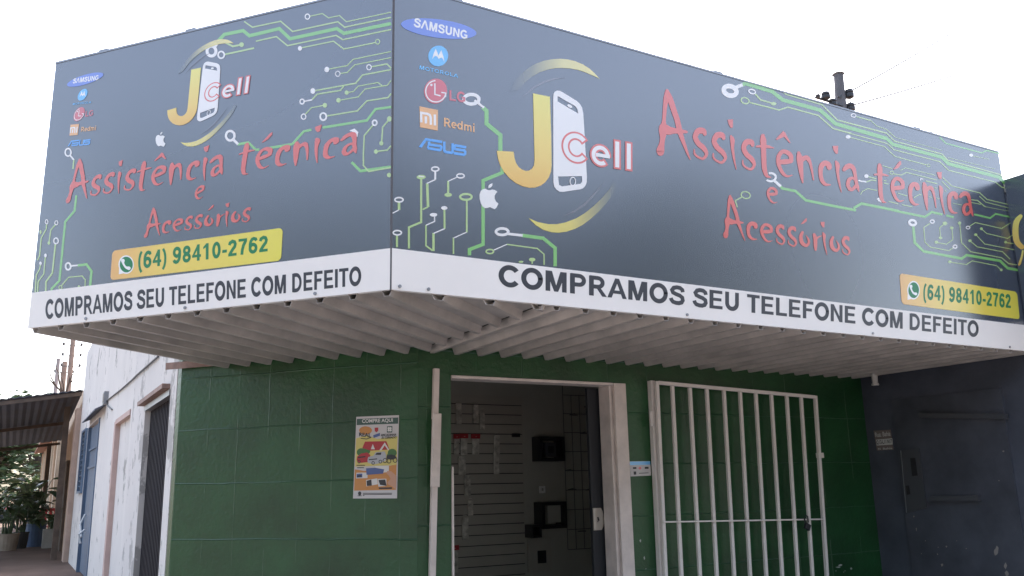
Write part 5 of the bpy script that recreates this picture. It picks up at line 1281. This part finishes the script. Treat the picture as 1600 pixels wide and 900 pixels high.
# ---- potted plants under the awning
def leaf_mesh(mb, base, d, L, W, droop, rnd):
    """one broad leaf: midrib bends down, two halves folded"""
    d = d.normalized(); side = d.cross(Vector((0, 0, 1)))
    if side.length < .05: side = Vector((1, 0, 0))
    side.normalize()
    prof_ = [(0, 0.05), (0.12, 0.62), (0.35, 1.0), (0.62, 0.8), (0.85, 0.38), (1, 0.02)]
    P = []
    for t, ww in prof_:
        c_ = base + d * (L * t) + Vector((0, 0, -droop * L * t * t))
        fold = Vector((0, 0, 0.18 * W * ww))
        P += [c_ - side * W / 2 * ww + fold, c_, c_ + side * W / 2 * ww + fold]
    mb.add(P, [(3 * i + a, 3 * i + a + 1, 3 * i + a + 4, 3 * i + a + 3) for i in range(len(prof_) - 1) for a in (0, 1)])
def potted(px, py_base, Yd, potm, pr, ph, h, nl, LL, label, seed, shape='round', m='leaf3', off=(0, 0)):
    d = ray(px, py_base); c_ = EYE + d * ((Yd - EYE.y) / d.y); c_ = Vector((c_.x, Yd, 0.0))
    r = random.Random(seed)
    t = thing('potted_plant', label, 'potted plant', tuple(c_), 'potted plants under the awning')
    mb = MB()
    if shape == 'square':
        mb.prism([c_ + Vector((sx * pr, sy * pr, 0)) for sx, sy in ((-1, -1), (1, -1), (1, 1), (-1, 1))], (0, 0, ph))
    else:
        mb.lathe(c_, [(pr * .82, 0), (pr * .95, ph * .5), (pr, ph * .93), (pr * 1.06, ph * .94), (pr * 1.06, ph), (pr * .9, ph), (pr * .88, ph - .05)])
    mb.build('pot', potm, t, smooth=False)
    mb = MB(); sm = MB()
    for i in range(nl):
        a = r.uniform(0, 2 * pi); tilt = r.uniform(.1, .75)
        hh = h * r.uniform(.35, 1)
        b0 = c_ + Vector((r.uniform(-.5, .5) * pr, r.uniform(-.5, .5) * pr, ph - .03))
        tip = b0 + Vector((cos(a) * hh * tilt * .7, sin(a) * hh * tilt * .7, hh))
        mid = (b0 + tip) / 2 + Vector((-cos(a) * .03, -sin(a) * .03, hh * .08))
        sm.tube([b0, mid, tip], 0.014, 5, .008)
        leaf_mesh(mb, tip, Vector((cos(a), sin(a), r.uniform(-.3, .5))), LL * r.uniform(.7, 1.15), LL * r.uniform(.55, .8), r.uniform(.2, .7), r)
    mb.closed = False
    mb.build('foliage', MT[m], t); sm.build('stems', MT['leaf'], t)
potted(52, 850, 26.6, MT['potblue'], .27, .58, 1.15, 30, .50, 'tall taro plant with huge leaves in a blue barrel', 3)
potted(82, 850, 25.6, MT['potgrey'], .24, .46, .62, 16, .36, 'leafy plant in a pale square planter next to the wall', 4, 'square')
potted(30, 850, 26.0, MT['potdark'], .20, .40, .80, 22, .36, 'bushy dark plant in a black pot left of the blue barrel', 5, m='leaf')
potted(10, 850, 25.2, MT['pottan'], .26, .40, .95, 24, .36, 'leafy plant in a wide tan pot at the left edge', 6, m='leaf')
potted(102, 848, 24.2, MT['potdark'], .11, .20, .95, 7, .26, 'slim plant with few pale leaves against the tan wall', 8, m='leaf2')

# ---- red plastic chair behind the planters
ch = thing('plastic_chair', 'red plastic chair half hidden behind the potted plants', 'chair', (on_y(76, 800, 28.3).x, 28.3, 0))
cx, cy = on_y(76, 800, 28.3).x, 28.3
mb = MB(); mb.box((cx, cy, .44), (.46, .45, .03)); mb.build('seat', MT['chair'], ch, bevel=.01)
mb = MB()
for s in (-.18, -.06, .06, .18): mb.bar((cx + s, cy + .21, .46), (cx + s, cy + .28, .88), .07, .02)
mb.box((cx, cy + .28, .90), (.46, .03, .08)); mb.build('backrest', MT['chair'], ch)
for sx in (-1, 1):
    for sy in (-1, 1):
        mb = MB(); mb.bar((cx + sx * .2, cy + sy * .19, .43), (cx + sx * .24, cy + sy * .23, 0), .045); mb.build('leg', MT['chair'], ch)

# ---- motorcycle parked far down the street
my = 40.0
mc = EYE + ray(6, 800) * (my / ray(6, 800).y); mc = Vector((mc.x, my, 0.0))
mo = thing('motorcycle', 'dark motorcycle parked far down the street at the left edge', 'motorcycle', tuple(mc))
def wheel(dx):
    t_ = bmesh.new()
    mb = MB(); n1, n2 = 22, 8
    for i in range(n1):
        a = 2 * pi * i / n1
        for j in range(n2):
            b = 2 * pi * j / n2; R_ = .27 + .055 * cos(b)
            mb.v.append(mc + Vector((dx + R_ * cos(a), .05 * sin(b), .325 + R_ * sin(a))))
    mb.f = [(i * n2 + j, i * n2 + (j + 1) % n2, ((i + 1) % n1) * n2 + (j + 1) % n2, ((i + 1) % n1) * n2 + j) for i in range(n1) for j in range(n2)]
    t_.free()
    wv = mb.build('wheel', MT['rubber'], mo, smooth=True)
    mb = MB()
    for k in range(6):
        a = pi * k / 6; mb.bar(mc + Vector((dx - .24 * cos(a), 0, .325 - .24 * sin(a))), mc + Vector((dx + .24 * cos(a), 0, .325 + .24 * sin(a))), .015)
    mb.build('spokes', MT['chrome'], wv)
wheel(-.62); wheel(.62)
mb = MB(); mb.box(mc + Vector((-.12, 0, .76)), (.55, .22, .10)); mb.build('saddle', MT['rubber'], mo, bevel=.03)
mb = MB(); mb.lathe((0, 0, 0), [(0.02, -.24), (.12, -.16), (.15, 0), (.13, .16), (.03, .24)], 12); mb.v = [mc + Vector((.27 + p.z * 1.0, p.y * .8, .82 + p.x * .8)) for p in mb.v]; mb.build('fuel_tank', MT['chair'], mo, smooth=True)
mb = MB(); mb.box(mc + Vector((.02, 0, .45)), (.36, .22, .32)); mb.build('engine', MT['dark_metal'], mo, bevel=.03)
mb = MB(); mb.tube([mc + Vector((.45, 0, .92)), mc + Vector((.62, 0, .33))], .03); mb.tube([mc + Vector((-.62, 0, .33)), mc + Vector((-.1, 0, .5)), mc + Vector((.45, 0, .85))], .03); mb.build('frame_and_fork', MT['chrome'], mo)
mb = MB(); mb.tube([mc + Vector((.36, -.34, 1.04)), mc + Vector((.46, -.15, 1.0)), mc + Vector((.46, .15, 1.0)), mc + Vector((.36, .34, 1.04))], .018); mb.build('handlebar', MT['dark_metal'], mo)
mb = MB(); mb.tube([mc + Vector((.50, 0, .90)), mc + Vector((.62, 0, .90))], .09, 12); mb.build('headlight', MT['lampwhite'], mo)

# ---- trees at the end of the street
def tree(name, c_, H, R_, label, m, seed, n=2600, ls=.34):
    r = random.Random(seed); c_ = Vector(c_)
    t = thing(name, label, 'tree', tuple(c_), 'trees at the end of the street')
    mb = MB(); top = c_ + Vector((0, 0, H * .55)); mb.tube([c_ - Vector((0, 0, .2)), c_ + Vector((.1, 0, H * .25)), top], R_ * .09, 9, R_ * .05)
    clumps = []
    for i in range(15):
        a = r.uniform(0, 2 * pi); q = r.uniform(.25, .85) * R_
        e = c_ + Vector((cos(a) * q, sin(a) * q, H * r.uniform(.42, .92)))
        mb.tube([c_ + Vector((0, 0, H * r.uniform(.25, .5))), (top + e) / 2, e], R_ * .035, 5, .02); clumps.append((e, R_ * r.uniform(.25, .48)))
    mb.build('trunk', MT['bark'], t)
    lf_ = MB()
    for i in range(n):
        e, rr_ = r.choice(clumps)
        while True:
            v = Vector((r.uniform(-1, 1), r.uniform(-1, 1), r.uniform(-.8, .8)))
            if v.length < 1: break
        p = e + v * rr_
        s = ls * r.uniform(.6, 1.2)
        R3 = Matrix.Rotation(r.uniform(0, 6.3), 3, 'Z') @ Matrix.Rotation(r.uniform(-1.2, 1.2), 3, 'X')
        lf_.add([p + R3 @ Vector(q) for q in ((-s * .5, 0, 0), (0, -s * .25, .03), (s * .5, 0, 0), (0, s * .25, .03))], [(0, 1, 2, 3)])
    lf_.closed = False
    lf_.build('crown', m, t)
tree('street_tree', (-1.4, 56, -.1), 6.4, 4.2, 'big dark tree far down the street behind the motorcycle', MT['leaf'], 11, 6500, .5)
tree('street_tree', (1.6, 70, -.1), 7.5, 5.0, 'dark tree at the very end of the street beside the sand house', MT['leaf'], 12, 6500, .55)
tree('street_tree', (-7.5, 58, -.1), 8.5, 5.0, 'tallest dark street tree, off the left edge of the road', MT['leaf'], 13, 5000, .55)
hd = thing('hedge', 'long dark hedge closing the far end of the street', 'hedge', (-4, 64, -.15))
hm = MB(); r_ = random.Random(21)
for i in range(7000):
    p_ = Vector((r_.uniform(-14, 3.5), 64 + r_.uniform(-.8, .8), -.15 + 2.4 * r_.random() ** .8 * (0.8 + .2 * sin(i))))
    R3 = Matrix.Rotation(r_.uniform(0, 6.3), 3, 'Z') @ Matrix.Rotation(r_.uniform(-1.2, 1.2), 3, 'X'); q_ = r_.uniform(.2, .4)
    hm.add([p_ + R3 @ Vector(v) for v in ((-q_ * .5, 0, 0), (0, -q_ * .3, .03), (q_ * .5, 0, 0), (0, q_ * .3, .03))], [(0, 1, 2, 3)])
hm.closed = False; hm.build('foliage', MT['leaf'], hd)
tree('bright_bush', (1.3, 55, -.1), 2.6, 1.3, 'low bright lime green bush lit by the sun at the street end', MT['leaf2'], 14, 900, .22)

for k, (x, y, H) in enumerate(((-30, 4, 11), (-28, -4, 12), (-24, -12, 11), (-17, -18, 12), (-9, -19, 10.5), (-2, -21, 12), (5, -18, 10), (11, -20, 12), (18, -18, 11), (26, -19, 12))):  # unseen trees added so the lower fascia reflects dark instead of sky
    tree('reflection_tree', (x, y, -.15), H + 2.2, 5.8, 'unseen leafy tree added behind the viewer to darken the sign reflections', MT['leaf'], 30 + k, 3600, .9)
for o in [o for o in col.objects if o.name.startswith('reflection_tree')]: o['group'] = 'added trees that darken the sign reflections'

# ---- poles behind the awning
def upole(name, px_top, py_top, Yd, r0, m, label, arms=(), grp='utility poles beyond the awning'):
    p = on_y(px_top, py_top, Yd)
    t = thing(name, label, 'utility pole', (p.x, Yd, 0), grp)
    MB().tube([(p.x, Yd, -.1), (p.x, Yd, p.z)], r0 * 1.25, 10, r0).build('shaft', m, t)
    for dz in arms:
        for s in (-1, 1):
            ins = MB(); ins.lathe((p.x + s * .34, Yd - .05, p.z - dz), [(.03, 0), (.06, .03), (.04, .06), (.065, .09), (.03, .14)], 8); ins.build('insulator', MT['wire'], t)
            MB().bar((p.x, Yd - .05, p.z - dz + .02), (p.x + s * .36, Yd - .05, p.z - dz + .02), .03).build('bracket', MT['wire'], t)
    return p
upole('utility_pole', 91.5, 560, 40, .075, MT['concrete'], 'leftmost thin grey pole above the awning roof')
upole('utility_pole', 101.5, 565, 42, .11, MT['woodpole'], 'middle stout brown pole above the awning roof, the shortest of three', (.5,))
upole('utility_pole', 114.5, 528, 41, .10, MT['woodpole'], 'tallest brown pole beside the white wall top, with pairs of insulators', (.35, .8, 1.25))
bt = thing('bare_shrub', 'leafless branches spreading above the awning in front of the poles', 'shrub', (1.35, 33, 0))
mb = MB(); b0 = on_y(98, 614, 33); mb.tube([(b0.x, 33, 0), b0], .09, 7, .06); mb.build('trunk', MT['bark'], bt)
mb = MB()
for q in ([(98, 614), (88, 604), (80, 590), (76, 575)], [(98, 614), (93, 598), (91, 582), (86, 570)], [(100, 614), (99, 600), (94, 580)], [(103, 613), (108, 598), (113, 586), (119, 581)], [(104, 612), (107, 602), (109, 588)], [(86, 602), (81, 597), (76, 591)], [(108, 598), (114, 595), (120, 596)]):
    mb.tube([on_y(*a, 33) for a in q], .035, 5, .012)
mb.build('branches', MT['bark'], bt)

rp = thing('transformer_pole', 'silhouette-dark utility pole with insulators rising behind the front fascia sign', 'utility pole', (on_y(1310, 115, 10).x, 10, 0))
p = on_y(1310, 117, 10.0)
mb = MB(); q = on_y(1314, 165, 10.0); mb.tube([(q.x + .12, 10, 0), (q.x, 10, q.z), (p.x, 10, p.z)], .115, 12, .088); mb.lathe((p.x, 10, p.z - .01), [(.09, 0), (.12, .02), (.06, .06), (.01, .07)], 12); mb.build('shaft', mat('silhouette_concrete', (0.10, 0.10, 0.11), rough=0.9, var=0.2), rp)  # shaft colour darkened to paint its silhouette against the bright sky
for (x, y, rr_, hh) in ((1290, 149, .085, .16), (1301, 160, .08, .16), (1327, 146, .085, .20), (1329, 167, .085, .18), (1278, 150, .045, .08)):
    e = on_y(x, y, 9.9); mb = MB(); mb.lathe((e.x, 9.9, e.z - hh / 2), [(rr_ * .5, 0), (rr_ * .95, .02), (rr_, hh * .45), (rr_ * .75, hh * .5), (rr_ * .95, hh * .6), (rr_ * .8, hh * .85), (rr_ * .25, hh)], 12); mb.build('insulator', MT['dark_metal'], rp)
mb = MB(); mb.bar(on_y(1274, 152, 9.93), on_y(1333, 170, 9.93), .035); mb.bar(on_y(1310, 152, 9.93), on_y(1330, 140, 9.93), .03); mb.bar(on_y(1328, 148, 9.9), on_y(1329, 166, 9.9), .015); mb.build('crossarm', MT['dark_metal'], rp)
def wire(a, b, sag, r, label, group='overhead wires against the sky'):
    a, b = Vector(a), Vector(b)
    mb = MB(); mb.tube([a.lerp(b, k / 14) - Vector((0, 0, sag * 4 * (k / 14) * (1 - k / 14))) for k in range(15)], r, 5)
    tag(mb.build('overhead_wire', MT['wire'], None), label, 'wire', group)
wire(on_y(1330, 165, 9.9), on_y(1640, 60, 14), .12, .017, 'overhead wire leaving the pole, lower of those at top right')
wire(on_y(1330, 142, 9.9), on_y(1650, -60, 14), .15, .017, 'overhead wire rising steeply from the pole to the top right')
wire(on_y(1400, 226, 10), on_y(1540, 172, 12), .02, .013, 'short overhead wire running just above the right end of the front fascia')
wire(on_y(-40, 118, 30), on_y(160, 122, 26), .1, .009, 'thin overhead wire left of the corner fascia sign')
print('objects', len(bpy.data.objects))
